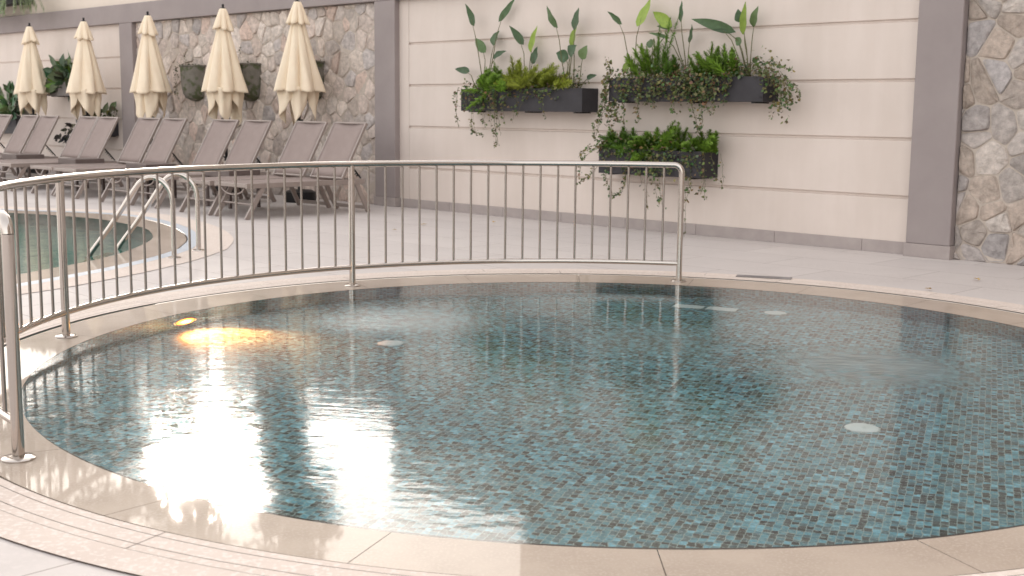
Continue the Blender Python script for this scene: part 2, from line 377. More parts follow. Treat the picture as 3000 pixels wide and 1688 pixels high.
# deck tile joints, aligned with the wall
m,nt,bs,out=M['deck'],M['deck'].node_tree,M['deck'].node_tree.nodes['Principled BSDF'],None
L=nt.links; geo=N(nt,'ShaderNodeNewGeometry'); mp=N(nt,'ShaderNodeMapping'); mp.inputs['Rotation'].default_value=(0,0,ANG)
L.new(geo.outputs['Position'],mp.inputs['Vector'])
bk=N(nt,'ShaderNodeTexBrick'); bk.inputs['Scale'].default_value=1; bk.inputs['Brick Width'].default_value=1.2; bk.inputs['Row Height'].default_value=.6; bk.inputs['Mortar Size'].default_value=.003; bk.inputs['Mortar Smooth'].default_value=0
bk.inputs['Color1'].default_value=(1,1,1,1); bk.inputs['Color2'].default_value=(.93,.925,.93,1); bk.inputs['Mortar'].default_value=(.52,.48,.46,1)
L.new(mp.outputs['Vector'],bk.inputs['Vector'])
old=bs.inputs['Base Color'].links[0].from_socket; mx=N(nt,'ShaderNodeMix',data_type='RGBA',blend_type='MULTIPLY'); mx.inputs[0].default_value=1; L.new(old,mx.inputs[6]); L.new(bk.outputs['Color'],mx.inputs[7]); L.new(mx.outputs[2],bs.inputs['Base Color'])
struct(mb.obj('deck',M['deck']),'pale lavender grey stone tile pool deck','deck')
# wet overflow rim (round pool)
mb=MB(); nseg=22
# inner edge on CI circle, outer on CO circle
mb=MB()
for k in range(nseg):
    a0=2*PI*k/nseg+.13; a1=a0+2*PI/nseg-.0009; n=14
    vs=[];fs=[]
    for q in range(n+1):
        a=a0+(a1-a0)*q/n
        pi=(CI[0]+RI*math.cos(a),CI[1]+RI*math.sin(a)); po=(CO[0]+RO*math.cos(a),CO[1]+RO*math.sin(a))
        vs += [(pi[0],pi[1],.001),(po[0],po[1],.001),(po[0],po[1],-.05)]
    for q in range(n): fs += [(3*q,3*q+1,3*q+4,3*q+3),(3*q+1,3*q+2,3*q+5,3*q+4)]
    mb.add(vs,fs)
struct(mb.obj('pool_rim',M['rim']),'wet brown stone overflow rim round the small pool','pool rim')
mb=MB(); arc_strip(mb,CO,2.70,3.05,0,2*PI,-.02,n=128)
struct(mb.obj('overflow_slot',M['grout']),'dark narrow overflow slot round the small pool','slot')
mb=MB(); arc_strip(mb,CO,3.008,3.286,0,2*PI,.002,n=160)
struct(mb.obj('paving_joints',M['joint']),'dark joints between the curved paving strips','joints')
mb=MB()
for (r0,r1,ns,ph) in ((3.008,3.042,12,.03),(3.045,3.116,12,.03),(3.119,3.158,12,.03),(3.160,3.286,12,.21)):
    for k in range(ns):
        a0=2*PI*k/ns+ph; arc_strip(mb,CO,r0,r1,a0,a0+2*PI/ns-.0011,.006)
struct(mb.obj('curved_paving',M['ring']),'pale peach curved paving strips round the small pool','paving')
# basin
mb=MB(); mb.lathe([(RI-.001,.0),(RI-.001,-DEPTH)],128,CI[0],CI[1])
mb.f=[tuple(reversed(f)) for f in mb.f]
wallm=mosaic('wall_mosaic',.0255,cyl=(CI[0],CI[1],RI)); floorm=mosaic('floor_mosaic',.0257,rot=.37)
basin=bpy.data.objects.new('pool_basin',None); COL.objects.link(basin); struct(basin,'round shallow pool basin lined with teal and brown mosaic','pool basin')
mb.obj('basin_wall',wallm,basin,smooth=True)
mb=MB(); mb.add([(p.x,p.y,-DEPTH) for p in circ(CI,RI+.02)],[tuple(range(160))]); mb.obj('basin_floor',floorm,basin)
mb=MB(); mb.add([(p.x,p.y,0) for p in circ(CI,RI)],[tuple(range(160))])
JETS=[(-.62,6.95,.95,.8),(1.75,5.75,.85,1.1),(.75,6.4,.8,.5)]
struct(mb.obj('pool_water',water_mat('clear_pool_water',JETS)),'clear rippled water of the small round pool','water')
# larger pool
mb=MB(); n=len(S2)
mb.add(*poly_holes([S2,W2],.001)); struct(mb.obj('large_pool_rim',M['rim']),'wet brown stone rim of the large curved pool','pool rim')
mb=MB(); mb.add(*poly_holes([grow(S2,.03),W2],-.02)); struct(mb.obj('large_pool_slot',M['grout']),'dark overflow slot of the large curved pool','slot')
mb=MB(); mb.add(*poly_holes([grow(S2,.125),grow(S2,.012)],.004)); struct(mb.obj('pale_blue_strip',M['bluestrip']),'pale blue tile strip round the large pool','paving')
mb=MB(); mb.add(*poly_holes([grow(S2,.42),grow(S2,.128)],.004)); struct(mb.obj('large_pool_paving',M['ring']),'pale peach paving band round the large pool','paving')
lb=bpy.data.objects.new('large_pool_basin',None); COL.objects.link(lb); struct(lb,'deep curved basin of the large pool with green mosaic','pool basin')
bm_=noisy('green_mosaic',(.20,.37,.36),(.30,.50,.48),scale=40,rough=.4)
mb=MB(); n=len(W2)
vs=[(p.x,p.y,.0) for p in W2]+[(p.x,p.y,-1.2) for p in W2]
mb.add(vs,[(i,(i+1)%n,n+(i+1)%n,n+i) for i in range(n)]); mb.obj('basin_wall',bm_,lb)
mb=MB(); mb.add(*poly_holes([W2],-1.2)); mb.obj('basin_floor',bm_,lb)
mb=MB(); mb.add(*poly_holes([W2],.0)); struct(mb.obj('large_pool_water',water_mat('green_pool_water',(),tint=(.70,.88,.82),r0=.02,bump=.002,rg=.05)),'still green water of the large curved pool','water')
# ---------------------------------------------------------------- boundary wall
wall=thing('boundary_wall','long cream boundary wall with mauve pillars, beam and rubble stone panels behind the pool','wall',Wp(0,0,0),-ANG,kind='thing')
GR=[.495,.992,1.491,1.991]
def panelling(u0,u1,label):
    mb=MB(); prof=[(0.0,.09)]
    for g in GR: prof += [(0,g-.018),(.022,g-.012),(.022,g+.006),(0,g+.012)]
    prof += [(0,2.52)]
    vs=[];fs=[]
    for (y,z) in prof: vs += [(u0,y,z),(u1,y,z)]
    for i in range(len(prof)-1): fs.append((2*i,2*i+1,2*i+3,2*i+2))
    mb.add(vs,fs)
    o=mb.obj('panelling',M['panel'],wall); o['label']=label
panelling(-11.47,-4.88,'cream horizontal panelling behind the charcoal planters')
panelling(-38,-18.40,'cream horizontal panelling behind the far parasols')
mb=MB(); mb.box(-11.66,-11.472,-.004,.05,.0,2.52); mb.obj('panel_margin',M['panel'],wall)
mb=MB(); mb.box(-38,-1,.055,.30,0,2.51); mb.obj('wall_core',M['mortar'],wall)
for (u0,u1) in ((-12.035,-11.645),(-4.886,-4.494),(-18.47,-18.065)):
    mb=MB(); mb.box(u0,u1,-.083,.05,.112,2.514,.006); p=mb.obj('pillar',M['mauve'],wall)
    mb=MB(); mb.box(u0-.012,u1+.012,-.096,.05,0,.112,.003); mb.obj('plinth',M['skirt'],p)
mb=MB(); mb.box(-38,-1,-.086,.30,2.515,2.81,.006); mb.obj('beam',M['mauve'],wall)
for (u0,u1) in ((-11.63,-4.9),(-38,-18.485)):
    mb=MB(); u=u0
    while u<u1-.02:
        e=min(u+.9,u1); mb.box(u,e-.003,-.014,.05,0,.107,.002); u=e
    mb.obj('skirting',M['skirt'],wall)
# rubble stone panels as real stones
def clip(poly,nx,ny,d):
    out=[];n=len(poly)
    for i in range(n):
        a=poly[i];b=poly[(i+1)%n]; da=a[0]*nx+a[1]*ny-d; db=b[0]*nx+b[1]*ny-d
        if da<=0: out.append(a)
        if (da<0<db) or (db<0<da):
            t=da/(da-db); out.append((a[0]+(b[0]-a[0])*t,a[1]+(b[1]-a[1])*t))
    return out
def rubble(u0,u1,z0,z1,cell,seed,bright,gap,hh,pal):
    R=random.Random(seed); pts=[]
    nx=int((u1-u0)/cell*1.0); nz=int((z1-z0)/cell*1.15)
    for i in range(-1,nx+2):
        for j in range(-1,nz+2):
            if R.random()<.13: continue
            pts.append((u0+(i+.5+R.uniform(-.42,.42)+(.5 if j%2 else 0))*(u1-u0)/nx, z0+(j+.5+R.uniform(-.40,.40))*(z1-z0)/nz))
    mb=MB()
    for (px,pz) in pts:
        poly=[(u0,z0),(u1,z0),(u1,z1),(u0,z1)]
        for (qx,qz) in pts:
            dx,dz=qx-px,qz-pz
            if (dx==0 and dz==0) or dx*dx+dz*dz>(cell*3.2)**2: continue
            l=math.hypot(dx,dz); nx_,nz_=dx/l,dz/l
            poly=clip(poly,nx_,nz_,nx_*(px+dx/2)+nz_*(pz+dz/2)-R.uniform(gap*.5,gap*1.4))
            if len(poly)<3: break
        if len(poly)<3: continue
        # drop very short edges, then round the corners
        for it in range(2):
            q=[]; cc_=.11 if it==0 else .22
            n=len(poly)
            for i in range(n):
                a=poly[i];b=poly[(i+1)%n]
                q += [(a[0]*(1-cc_)+b[0]*cc_,a[1]*(1-cc_)+b[1]*cc_),(a[0]*cc_+b[0]*(1-cc_),a[1]*cc_+b[1]*(1-cc_))]
            poly=q
        cx=sum(p[0] for p in poly)/len(poly); cz=sum(p[1] for p in poly)/len(poly)
        jit=[R.uniform(-.004,.004) for _ in poly]
        h=R.uniform(.35,1.0)*hh; tx,tz=R.uniform(-.12,.12),R.uniform(-.12,.12)
        vs=[];n=len(poly)
        for (sx,dep) in ((1.0,.02),(.985,-.25*h),(.90,-.75*h),(.62,-1.0*h)):
            for i,(x,z) in enumerate(poly):
                k=sx
                x2=cx+(x-cx)*k; z2=cz+(z-cz)*k
                dd=dep+(tx*(x2-cx)+tz*(z2-cz)+R.uniform(-.25,.25)*h if dep<-.3*h else 0)
                vs.append((x2,dd,z2))
        vs.append((cx,-h*R.uniform(.8,1.15),cz))
        fs=[]
        for r in range(3):
            for i in range(n): fs.append((r*n+i,r*n+(i+1)%n,(r+1)*n+(i+1)%n,(r+1)*n+i))
        for i in range(n): fs.append((3*n+i,3*n+(i+1)%n,4*n))
        c=R.choice(pal); k=R.uniform(.82,1.2)*bright
        mb.add(vs,fs,tuple(x*k for x in c))
    return mb
PAL_A=[(.50,.425,.375),(.53,.46,.41),(.47,.40,.36),(.55,.48,.43),(.44,.385,.355),(.50,.42,.375),(.57,.505,.46),(.41,.37,.355),(.48,.38,.33)]
PAL_B=[(.45,.39,.35),(.47,.42,.39),(.41,.37,.355),(.44,.37,.32),(.52,.465,.425),(.39,.36,.355),(.47,.39,.335),(.43,.385,.36)]
o=rubble(-18.06,-12.04,0,2.51,.215,3,1.15,.006,.024,PAL_A).obj('stone_panel',M['stone'],wall,smooth=True,angle=40); o['label']='weathered rubble stone panel behind the parasols'
o=rubble(-4.49,-2.0,0,2.51,.195,5,1.05,.005,.030,PAL_B).obj('stone_panel',M['stone'],wall,smooth=True,angle=40); o['label']='rubble stone panel of big grey stones with pale mortar'
for (u0,u1) in ((-18.06,-12.04),(-4.49,-1)):
    mb=MB(); mb.box(u0,u1,.000,.05,0,2.513); mb.obj('mortar_bed',M['mortar'],wall)
# upper walls above the beam
for (u0,u1,z1) in ((-38,-17.45,3.30),(-11.85,-9.78,3.66)):
    mb=MB(); mb.box(u0,u1,.02,.30,2.811,z1); mb.obj('upper_wall',M['upper'],wall)
# ---------------------------------------------------------------- neighbouring building (rises behind the wall, seen mirrored in the pool)
nb=thing('apartment_building','cream apartment building rising behind the right end of the boundary wall','building',Wp(0,0,0),-ANG)
mb=MB(); mb.box(-9.8,3.0,.31,9,0,9.5); mb.obj('wall',M['upper'],nb)
for z in (4.4,7.2):
    for u in (-8.3,-5.6,-2.9,-.2):
        mb=MB(); mb.box(u,u+1.3,.27,.35,z,z+1.5); w=mb.obj('window',M['white'],nb)
        mb=MB(); mb.box(u+.07,u+1.23,.262,.272,z+.07,z+1.43); mb.obj('pane',M['glass'],w)
mb=MB(); mb.box(-9.85,3.2,.1,9.2,9.502,9.8); mb.obj('roof',M['mauve'],nb)
# ---------------------------------------------------------------- railing
CF=(.476,5.90); RF=2.842
def fr(th,z,r=RF): return Vector((CF[0]+r*math.cos(th),CF[1]+r*math.sin(th),z))
HR=.83
def ang(p): return math.atan2(p[1]-CF[1],p[0]-CF[0])
posts=[ang((1.188,8.636)),ang((-1.062,8.225)),ang((-2.311,6.300)),ang((-1.695,4.045))+2*PI]
rail=thing('pool_railing','curved stainless steel railing with thin balusters along the round pool','railing',(CF[0],CF[1],0))
def rel(p): return (p[0]-CF[0],p[1]-CF[1],p[2])
A0,A3=posts[0],posts[3]
mb=MB(); bend=.055; pts=[]
p0=fr(A0,HR); dirn=1
# elbow at first end: from post up and over
def elbow(th,s):
    out=[]
    for k in range(7):
        q=k/6*PI/2
        out.append((th+s*(bend*(1-math.cos(q)))/RF, HR-bend+bend*math.sin(q)))
    return out
e0=[fr(t,z) for t,z in elbow(A0,1)]; e1=[fr(t,z) for t,z in reversed(elbow(A3,-1))]
mid=[fr(A0+bend/RF+(A3-A0-2*bend/RF)*k/120,HR) for k in range(1,120)]
mb.tube([rel(p) for p in e0+mid+e1],.021,16); mb.obj('top_rail',M['steel'],rail,smooth=True,angle=60)
mb=MB(); mb.tube([rel(fr(A0+(A3-A0)*k/120,.13)) for k in range(121)],.0165,14); mb.obj('bottom_rail',M['steel'],rail,smooth=True,angle=60)
for i,th in enumerate(posts):
    top=HR-bend if i in (0,3) else HR-.008
    mb=MB(); x,y,_=rel(fr(th,0)); mb.tube([(x,y,.001),(x,y,top)],.021,18); po=mb.obj('post',M['steel'],rail,smooth=True,angle=60)
    mb=MB(); mb.lathe([(.0215,.014),(.026,.013),(.05,.011),(.056,.006),(.056,.0015)],36,x,y); mb.obj('flange',M['steel'],po,smooth=True,angle=40)
for b in range(3):
    t0,t1=posts[b],posts[b+1]; nb_=18
    for k in range(1,nb_+1):
        th=t0+(t1-t0)*k/(nb_+1); x,y,_=rel(fr(th,0)); mb=MB(); mb.tube([(x,y,.142),(x,y,HR-.016)],.0079,10,caps=False); mb.obj('baluster',M['darksteel'],rail,smooth=True)
# ---------------------------------------------------------------- pool ladder
pl=thing('pool_ladder','stainless steel ladder rails arching from the deck into the large pool','ladder',(-2.68,9.98,0))
def bez(pts,n=28):
    P=[Vector(p) for p in pts]; out=[]; m=len(P)
    for i in range(m-1):
        p0=P[max(i-1,0)];p1=P[i];p2=P[i+1];p3=P[min(i+2,m-1)]
        for k in range(6):
            t=k/6; out.append(.5*((2*p1)+(p2-p0)*t+(2*p0-5*p1+4*p2-p3)*t*t+(3*p1-p0-3*p2+p3)*t**3))
    out.append(P[-1]); return out
for (bx,by) in ((-2.71,9.72),(-2.65,10.25)):
    d=Vector((-.99,.10,0)).normalized(); B=Vector((bx,by,0))
    def q(s,z): return (B+d*s+Vector((0,0,z)))-Vector((-2.68,9.98,0))
    pp=[q(0,.002),q(0,.2),q(0,.36),q(0,.46),q(.025,.55),q(.09,.62),q(.17,.645),q(.25,.615),q(.31,.55),q(.40,.42),q(.53,.24),q(.66,.075),q(.70,.02),q(.725,-.06),q(.725,-.2),q(.725,-.7)]
    mb=MB(); mb.tube(bez(pp),.0205,14); h=mb.obj('handrail',M['steel'],pl,smooth=True,angle=60)
    x,y=q(0,0)[0],q(0,0)[1]; mb=MB(); mb.lathe([(.021,.013),(.05,.011),(.054,.0045)],28,x,y); mb.obj('flange',M['steel'],h,smooth=True,angle=40)
for z in (-.25,-.5):
    mb=MB(); mb.box(-.77,-.69,-.24,.34,z-.015,z+.015); mb.obj('tread',M['steel'],pl)
# ---------------------------------------------------------------- sun loungers
def make_lounger():
    t=thing('sun_lounger','x','sun lounger',(0,0,0),-ANG,'sun loungers in a row along the wall')
    fm,sl=M['frame'],M['sling']
    mb=MB()
    for s in (-1,1):
        x=s*.305
        mb.box(x-.016,x+.016,0,1.62,.335,.392,.004)
    mb.box(-.289,.289,0,.03,.345,.385,.003); mb.box(-.289,.289,1.59,1.62,.345,.385,.003); mb.box(-.289,.289,.72,.745,.338,.365,.003)
    mb.obj('frame',fm,t)
    # seat sling with a slight sag
    mb=MB(); n=12; vs=[];fs=[]
    for i in range(n+1):
        for j in range(9):
            x=-.288+.576*j/8; y=.032+1.255*i/n; vs.append((x,y,.388-.022*math.sin(PI*j/8)*(.6+.4*math.sin(PI*i/n))))
    for i in range(n):
        for j in range(8): a=i*9+j; fs.append((a,a+1,a+10,a+9))
    mb.add(vs,fs); o=mb.obj('seat',sl,t,smooth=True); sm=o.modifiers.new('thick','SOLIDIFY'); sm.thickness=.004
    # backrest
    b0=Vector((0,1.30,.395)); b1=Vector((0,1.665,1.035)); ax=(b1-b0).normalized(); nr=Vector((0,-ax.z,ax.y))
    mb=MB()
    for s in (-1,1):
        P=[b0+Vector((s*.297,0,0)),b1+Vector((s*.297,0,0))]; mb.tube(P,.019,4,flat=(1.15,.7))
    for c,rr in ((b0+ax*.012,.013),(b1-ax*.004,.014)):
        mb.tube([c+Vector((-.29,0,0)),c+Vector((.29,0,0))],rr,8)
    br=mb.obj('backrest_frame',fm,t)
    mb=MB(); vs=[];fs=[]
    for i in range(11):
        for j in range(9):
            x=-.284+.568*j/8; c=b0+ax*(.03+.69*i/10)+nr*(.012-.02*math.sin(PI*j/8)); vs.append((x,c.y,c.z))
    for i in range(10):
        for j in range(8): a=i*9+j; fs.append((a,a+1,a+10,a+9))
    mb.add(vs,fs); o=mb.obj('backrest',sl,t,smooth=True); sm=o.modifiers.new('thick','SOLIDIFY'); sm.thickness=.004
    # legs
    for s in (-1,1):
        x=s*.302
        mb=MB(); mb.tube([(x,0.0,.002),(x,.22,.345)],.036,4,flat=(1.0,.55)); mb.obj('leg',fm,t)
        mb=MB(); mb.tube([(x,1.68,.002),(x,1.50,.345)],.036,4,flat=(1.0,.55)); mb.obj('leg',fm,t)
    mb=MB(); mb.box(-.28,.28,1.64,1.675,.035,.075,.003); mb.obj('stretcher',M['frame'],t)
    mb=MB(); mb.tube([(-.29,.1,.16),(.29,.1,.16)],.011,8); mb.obj('stretcher',fm,t)
    # curved pull handle under the foot end
    mb=MB(); mb.tube([(.22*math.cos(a),.03,.345-.085*math.sin(a)) for a in [PI*k/14 for k in range(15)]],.009,8); mb.obj('pull_handle',fm,t,smooth=True)
    # notched backrest strut
    for s in (-1,1):
        mb=MB(); P0=Vector((s*.26,1.43,.59)); P1=Vector((s*.26,1.60,.40)); mb.tube([P0,P1],.010,4)
        dd=(P1-P0).normalized()
        for k in range(5):
            c=P0+dd*(.07+.032*k); mb.tube([c,c+Vector((0,-.022,-.022))],.007,4)
        mb.obj('strut',M['black'],t)
    return t
lu=[-11.57,-12.29,-13.515,-14.235,-15.52,-16.26,-17.445,-18.12,-19.45,-20.11,-21.25]
ll=['taupe mesh sun lounger nearest the mauve pillar, its backrest beside the stone wall end',
 'taupe mesh sun lounger, left one of the pair nearest the large mauve pillar',
 'right sun lounger of the pair in front of the fourth parasol from the left',
 'left sun lounger of the pair in front of the fourth parasol from the left',
 'right sun lounger of the pair just right of the narrow mauve pillar',
 'left sun lounger of the pair just right of the narrow mauve pillar',
 'right sun lounger of the pair just left of the narrow mauve pillar',
 'left sun lounger of the pair just left of the narrow mauve pillar',
 'right sun lounger of the pair under the first parasol from the left',
 'left sun lounger of the pair under the first parasol from the left',
 'sun lounger cut off by the left photo edge']
proto=make_lounger()
for i,(u,l) in enumerate(zip(lu,ll)):
    o=proto if i==0 else copy_tree(proto)
    o.location=Wp(u,2.49+.02*math.sin(i*2.3),0); o.rotation_euler=(0,0,-ANG+.012*math.sin(i*1.7)); o['label']=l
# side tables
def make_table():
    t=thing('side_table','x','side table',(0,0,0),-ANG,'low side tables between the loungers')
    m_=M['tablemat']
    mb=MB(); mb.box(-.27,.27,-.22,.22,.372,.455,.004); mb.obj('table_top',m_,t)
    for sx in (-1,1):
        for sy in (-1,1):
            mb=MB(); mb.box(sx*.25-.018,sx*.25+.018,sy*.2-.018,sy*.2+.018,0,.3715,.002); mb.obj('leg',m_,t)
    return t
tb=make_table()
for i,(u,l) in enumerate(((-12.91,'low brown side table left of the lounger pair nearest the large pillar'),(-14.87,'low brown side table seen just above the ladder arches'),(-16.85,'low brown side table between the lounger pairs either side of the narrow pillar'),(-18.79,'low brown side table farthest left, near the left photo edge'))):
    o=tb if i==0 else copy_tree(tb); o.location=Wp(u,1.60,0); o['label']=l
# ---------------------------------------------------------------- parasols
def parasol(u,label,seed,phase):
    R=random.Random(seed)
    t=thing('closed_parasol',label,'parasol',Wp(u,.50,0),-ANG+phase,'closed cream parasols in a row')
    mb=MB(); mb.tube([(0,0,.1),(0,0,2.55)],.021,14); mb.obj('pole',M['black'],t,smooth=True)
    mb=MB(); mb.lathe([(.0,.0),(.20,.0),(.205,.03),(.20,.13),(.15,.155),(.03,.165),(.03,.25)],36); mb.obj('base',M['black'],t,smooth=True,angle=40)
    mb=MB(); mb.lathe([(.0,2.60),(.014,2.595),(.018,2.575),(.012,2.555),(.034,2.545),(.036,2.535),(.0,2.533)],20); mb.obj('finial',M['black'],t,smooth=True,angle=40)
    mb=MB(); mb.tube([(0,-.03,1.0),(.01,-.10,.98),(.012,-.11,.93)],.010,8); mb.box(-.035,.035,-.05,.05,.90,1.06,.008); mb.obj('crank',M['black'],t)
    NL=R.choice((6,7,7)); lob=[R.uniform(.82,1.18) for _ in range(NL)]; off=[R.uniform(-.22,.22) for _ in range(NL)]; dz=[R.uniform(-.035,.035) for _ in range(NL)]
    nt_=176; nz=34
    def fold(th,k):
        x=(th/(2*PI))*NL; i=int(x)%NL; f=x-int(x)
        f=min(max(f+off[i]*math.sin(PI*f),0),1)
        s=math.sin(PI*f)
        return s, i, f
    mb=MB(); vs=[]
    for a in range(nz+1):
        q=a/nz
        for k in range(nt_):
            th=2*PI*k/nt_; s,i,f=fold(th,0)
            zb=1.40+dz[i]*.5+.018*(1-s)
            z=2.34+(zb-2.34)*q
            g=min(1,max(0,(2.34-z)/.93))
            env=.068+(.308-.068)*g**1.0
            amp=.14+.22*g
            r=env*((1-amp)+amp*s**.7*1.1)*(1+(lob[i]-1)*.5*q)
            r*=1+.02*math.sin(th*13+z*7+seed)
            tw=.09*math.sin(z*2.5+seed+i)*(1-q*.3)
            vs.append((r*math.cos(th+tw),r*math.sin(th+tw),z))
    fs=[]
    for a in range(nz):
        for k in range(nt_): fs.append((a*nt_+k,(a+1)*nt_+k,(a+1)*nt_+(k+1)%nt_,a*nt_+(k+1)%nt_))
    mb.add(vs,fs)
    # the long corners hang down inside the hem, each folded to a point
    for cn in range(4):
        ac=PI/4+cn*PI/2+R.uniform(-.2,.2); drop=R.uniform(.40,.50); spread=R.uniform(.95,1.2); ro=R.uniform(.235,.27); x0=R.choice((-.45,.45))*R.uniform(.6,1.2)
        vs=[];ns=20;nv=12
        for i in range(ns+1):
            x=-1+2*i/ns
            an=ac+x*spread; rr=ro-(.10*abs(x)**.9)+.018*math.cos(x*9+seed+cn)
            zt=1.47; zb=1.43-drop*max(0,1-abs(x-x0)/(1+(x0 if x<x0 else -x0)))**.8
            for j in range(nv+1):
                q=j/nv; z=zt+(zb-zt)*q; r2=rr*(1-.12*q)+.010*math.sin(q*5+x*6+cn)
                vs.append((r2*math.cos(an),r2*math.sin(an),z))
        fs=[]
        for i in range(ns):
            for j in range(nv): a_=i*(nv+1)+j; fs.append((a_,a_+1,a_+nv+2,a_+nv+1))
        mb.add(vs,fs)
    c=mb.obj('canopy',M['canvas'],t,smooth=True); sm=c.modifiers.new('thick','SOLIDIFY'); sm.thickness=.003; sm.offset=0
    mb=MB(); vs=[]; nz2=12
    for a in range(nz2+1):
        q=a/nz2
        for k in range(nt_):
            th=2*PI*k/nt_; s,i,f=fold(th,0)
            zb=2.245+dz[(i+3)%NL]*.8+.022*(1-s)
            z=2.535+(zb-2.535)*q
            env=.036+.105*q**.9
            amp=.10+.30*q
            r=env*((1-amp)+amp*s**.8*1.2)*(1+(lob[(i+2)%NL]-1)*.4*q)+.006
            if q>.93: r-=.008
            vs.append((r*math.cos(th),r*math.sin(th),z))
    fs=[]
    for a in range(nz2):
        for k in range(nt_): fs.append((a*nt_+k,(a+1)*nt_+k,(a+1)*nt_+(k+1)%nt_,a*nt_+(k+1)%nt_))
    mb.add(vs,fs); v_=mb.obj('vent_cap',M['canvas'],c,smooth=True); sm=v_.modifiers.new('thick','SOLIDIFY'); sm.thickness=.003; sm.offset=0
for u,l,sd,ph in ((-13.05,'closed cream parasol nearest the large mauve pillar, tallest in the row',11,.3),(-14.77,'closed cream parasol in front of the stone panel between two wall pots',23,.0),(-16.80,'closed cream parasol just right of the narrow mauve pillar',31,.5),(-18.82,'closed cream parasol just left of the narrow mauve pillar',47,.15),(-20.79,'closed cream parasol farthest left, smallest in the photo',59,.7)):
    parasol(u,l,sd,ph)
# leaf, frond and strand positions on the wall plane (u, z)
L1 = [((-10.282, 2.403), (-10.141, 2.133), (-10.017, 1.66), 0.055), ((-9.6, 2.441), (-9.827, 2.173), (-9.974, 1.66), 0.054), ((-10.218, 2.024), (-10.044, 1.843), (-10.017, 1.66), 0.073), ((-9.877, 2.094), (-9.934, 1.916), (-9.974, 1.671), 0.103), ((-9.691, 1.863), (-9.933, 1.782), (-9.974, 1.671), 0.054), ((-9.645, 2.136), (-9.455, 1.913), (-9.354, 1.649), 0.059), ((-9.259, 2.126), (-9.357, 1.825), (-9.346, 1.661), 0.07), ((-9.216, 1.895), (-9.331, 1.706), (-9.346, 1.649), 0.082), ((-9.045, 2.321), (-8.872, 2.066), (-8.752, 1.761), 0.069), ((-8.586, 2.276), (-8.677, 2.037), (-8.691, 1.693), 0.096), ((-8.715, 2.109), (-8.74, 1.859), (-8.728, 1.694), 0.057), ((-8.943, 1.82), (-8.775, 1.75), (-8.728, 1.672), 0.097), ((-8.614, 1.888), (-8.73, 1.782), (-8.713, 1.694), 0.091), ((-8.511, 1.885), (-8.581, 1.735), (-8.638, 1.649), 0.079), ((-10.508, 1.68), (-10.25, 1.634), (-10.093, 1.49), 0.055), ((-8.373, 1.579), (-8.517, 1.538), (-8.604, 1.473), 0.039), ((-9.042, 1.364), (-8.883, 1.503), (-8.801, 1.585), 0.097), ((-9.703, 1.539), (-9.49, 1.554), (-9.393, 1.57), 0.047)]
L2 = [((-8.158, 2.21), (-8.0, 2.068), (-7.875, 1.571), 0.044), ((-7.685, 2.328), (-7.818, 2.037), (-7.863, 1.57), 0.106), ((-7.669, 2.195), (-7.408, 2.025), (-7.192, 1.678), 0.085), ((-7.629, 2.048), (-7.431, 2.022), (-7.839, 1.57), 0.038), ((-7.225, 2.266), (-7.262, 2.055), (-7.192, 1.696), 0.042), ((-7.155, 2.042), (-7.21, 1.857), (-7.181, 1.696), 0.047), ((-7.644, 1.98), (-7.404, 1.908), (-7.192, 1.696), 0.024), ((-7.158, 2.108), (-6.682, 1.945), (-6.501, 1.595), 0.068), ((-6.639, 2.158), (-6.613, 2.032), (-6.502, 1.63), 0.073), ((-6.534, 2.229), (-6.567, 1.915), (-6.501, 1.595), 0.05), ((-6.43, 2.181), (-6.498, 1.985), (-6.496, 1.595), 0.059), ((-6.875, 1.978), (-6.725, 1.955), (-6.546, 1.682), 0.023), ((-6.681, 1.902), (-6.594, 1.83), (-6.502, 1.63), 0.054), ((-6.373, 1.704), (-6.468, 1.668), (-6.48, 1.595), 0.036), ((-7.929, 1.749), (-7.998, 1.582), (-7.973, 1.563), 0.068), ((-7.705, 1.872), (-7.587, 1.86), (-7.651, 1.651), 0.057)]
F2= [[(-7.556, 1.631), (-7.556, 1.977)], [(-6.939, 1.691), (-6.925, 1.884)], [(-6.735, 1.686), (-6.769, 1.861)], [(-6.629, 1.675), (-6.656, 1.814)], [(-6.587, 1.675), (-6.604, 1.822)], [(-7.697, 1.633), (-7.753, 1.892)], [(-7.649, 1.614), (-7.681, 1.862)], [(-7.51, 1.657), (-7.255, 2.17)], [(-7.385, 1.7), (-7.365, 1.79)], [(-7.304, 1.662), (-7.376, 1.772)], [(-7.047, 1.675), (-7.089, 1.756)], [(-6.82, 1.688), (-6.826, 1.837)], [(-6.885, 1.689), (-6.834, 1.758)]]
F1= [[(-9.922, 1.53), (-9.923, 1.694)], [(-9.787, 1.529), (-9.855, 1.669)], [(-9.687, 1.551), (-9.772, 1.749)], [(-9.491, 1.594), (-9.542, 1.813)], [(-9.442, 1.594), (-9.445, 1.788)], [(-9.555, 1.572), (-9.573, 1.688)], [(-9.234, 1.591), (-8.941, 1.72)], [(-9.171, 1.568), (-8.864, 1.697)], [(-9.296, 1.524), (-9.126, 1.702)], [(-9.091, 1.499), (-9.266, 1.614)], [(-9.36, 1.502), (-9.621, 1.608)], [(-9.554, 1.48), (-9.99, 1.531)], [(-9.328, 1.479), (-9.556, 1.607)], [(-9.014, 1.521), (-8.848, 1.652)], [(-9.2, 1.478), (-9.458, 1.594)], [(-9.769, 1.482), (-10.022, 1.271)]]
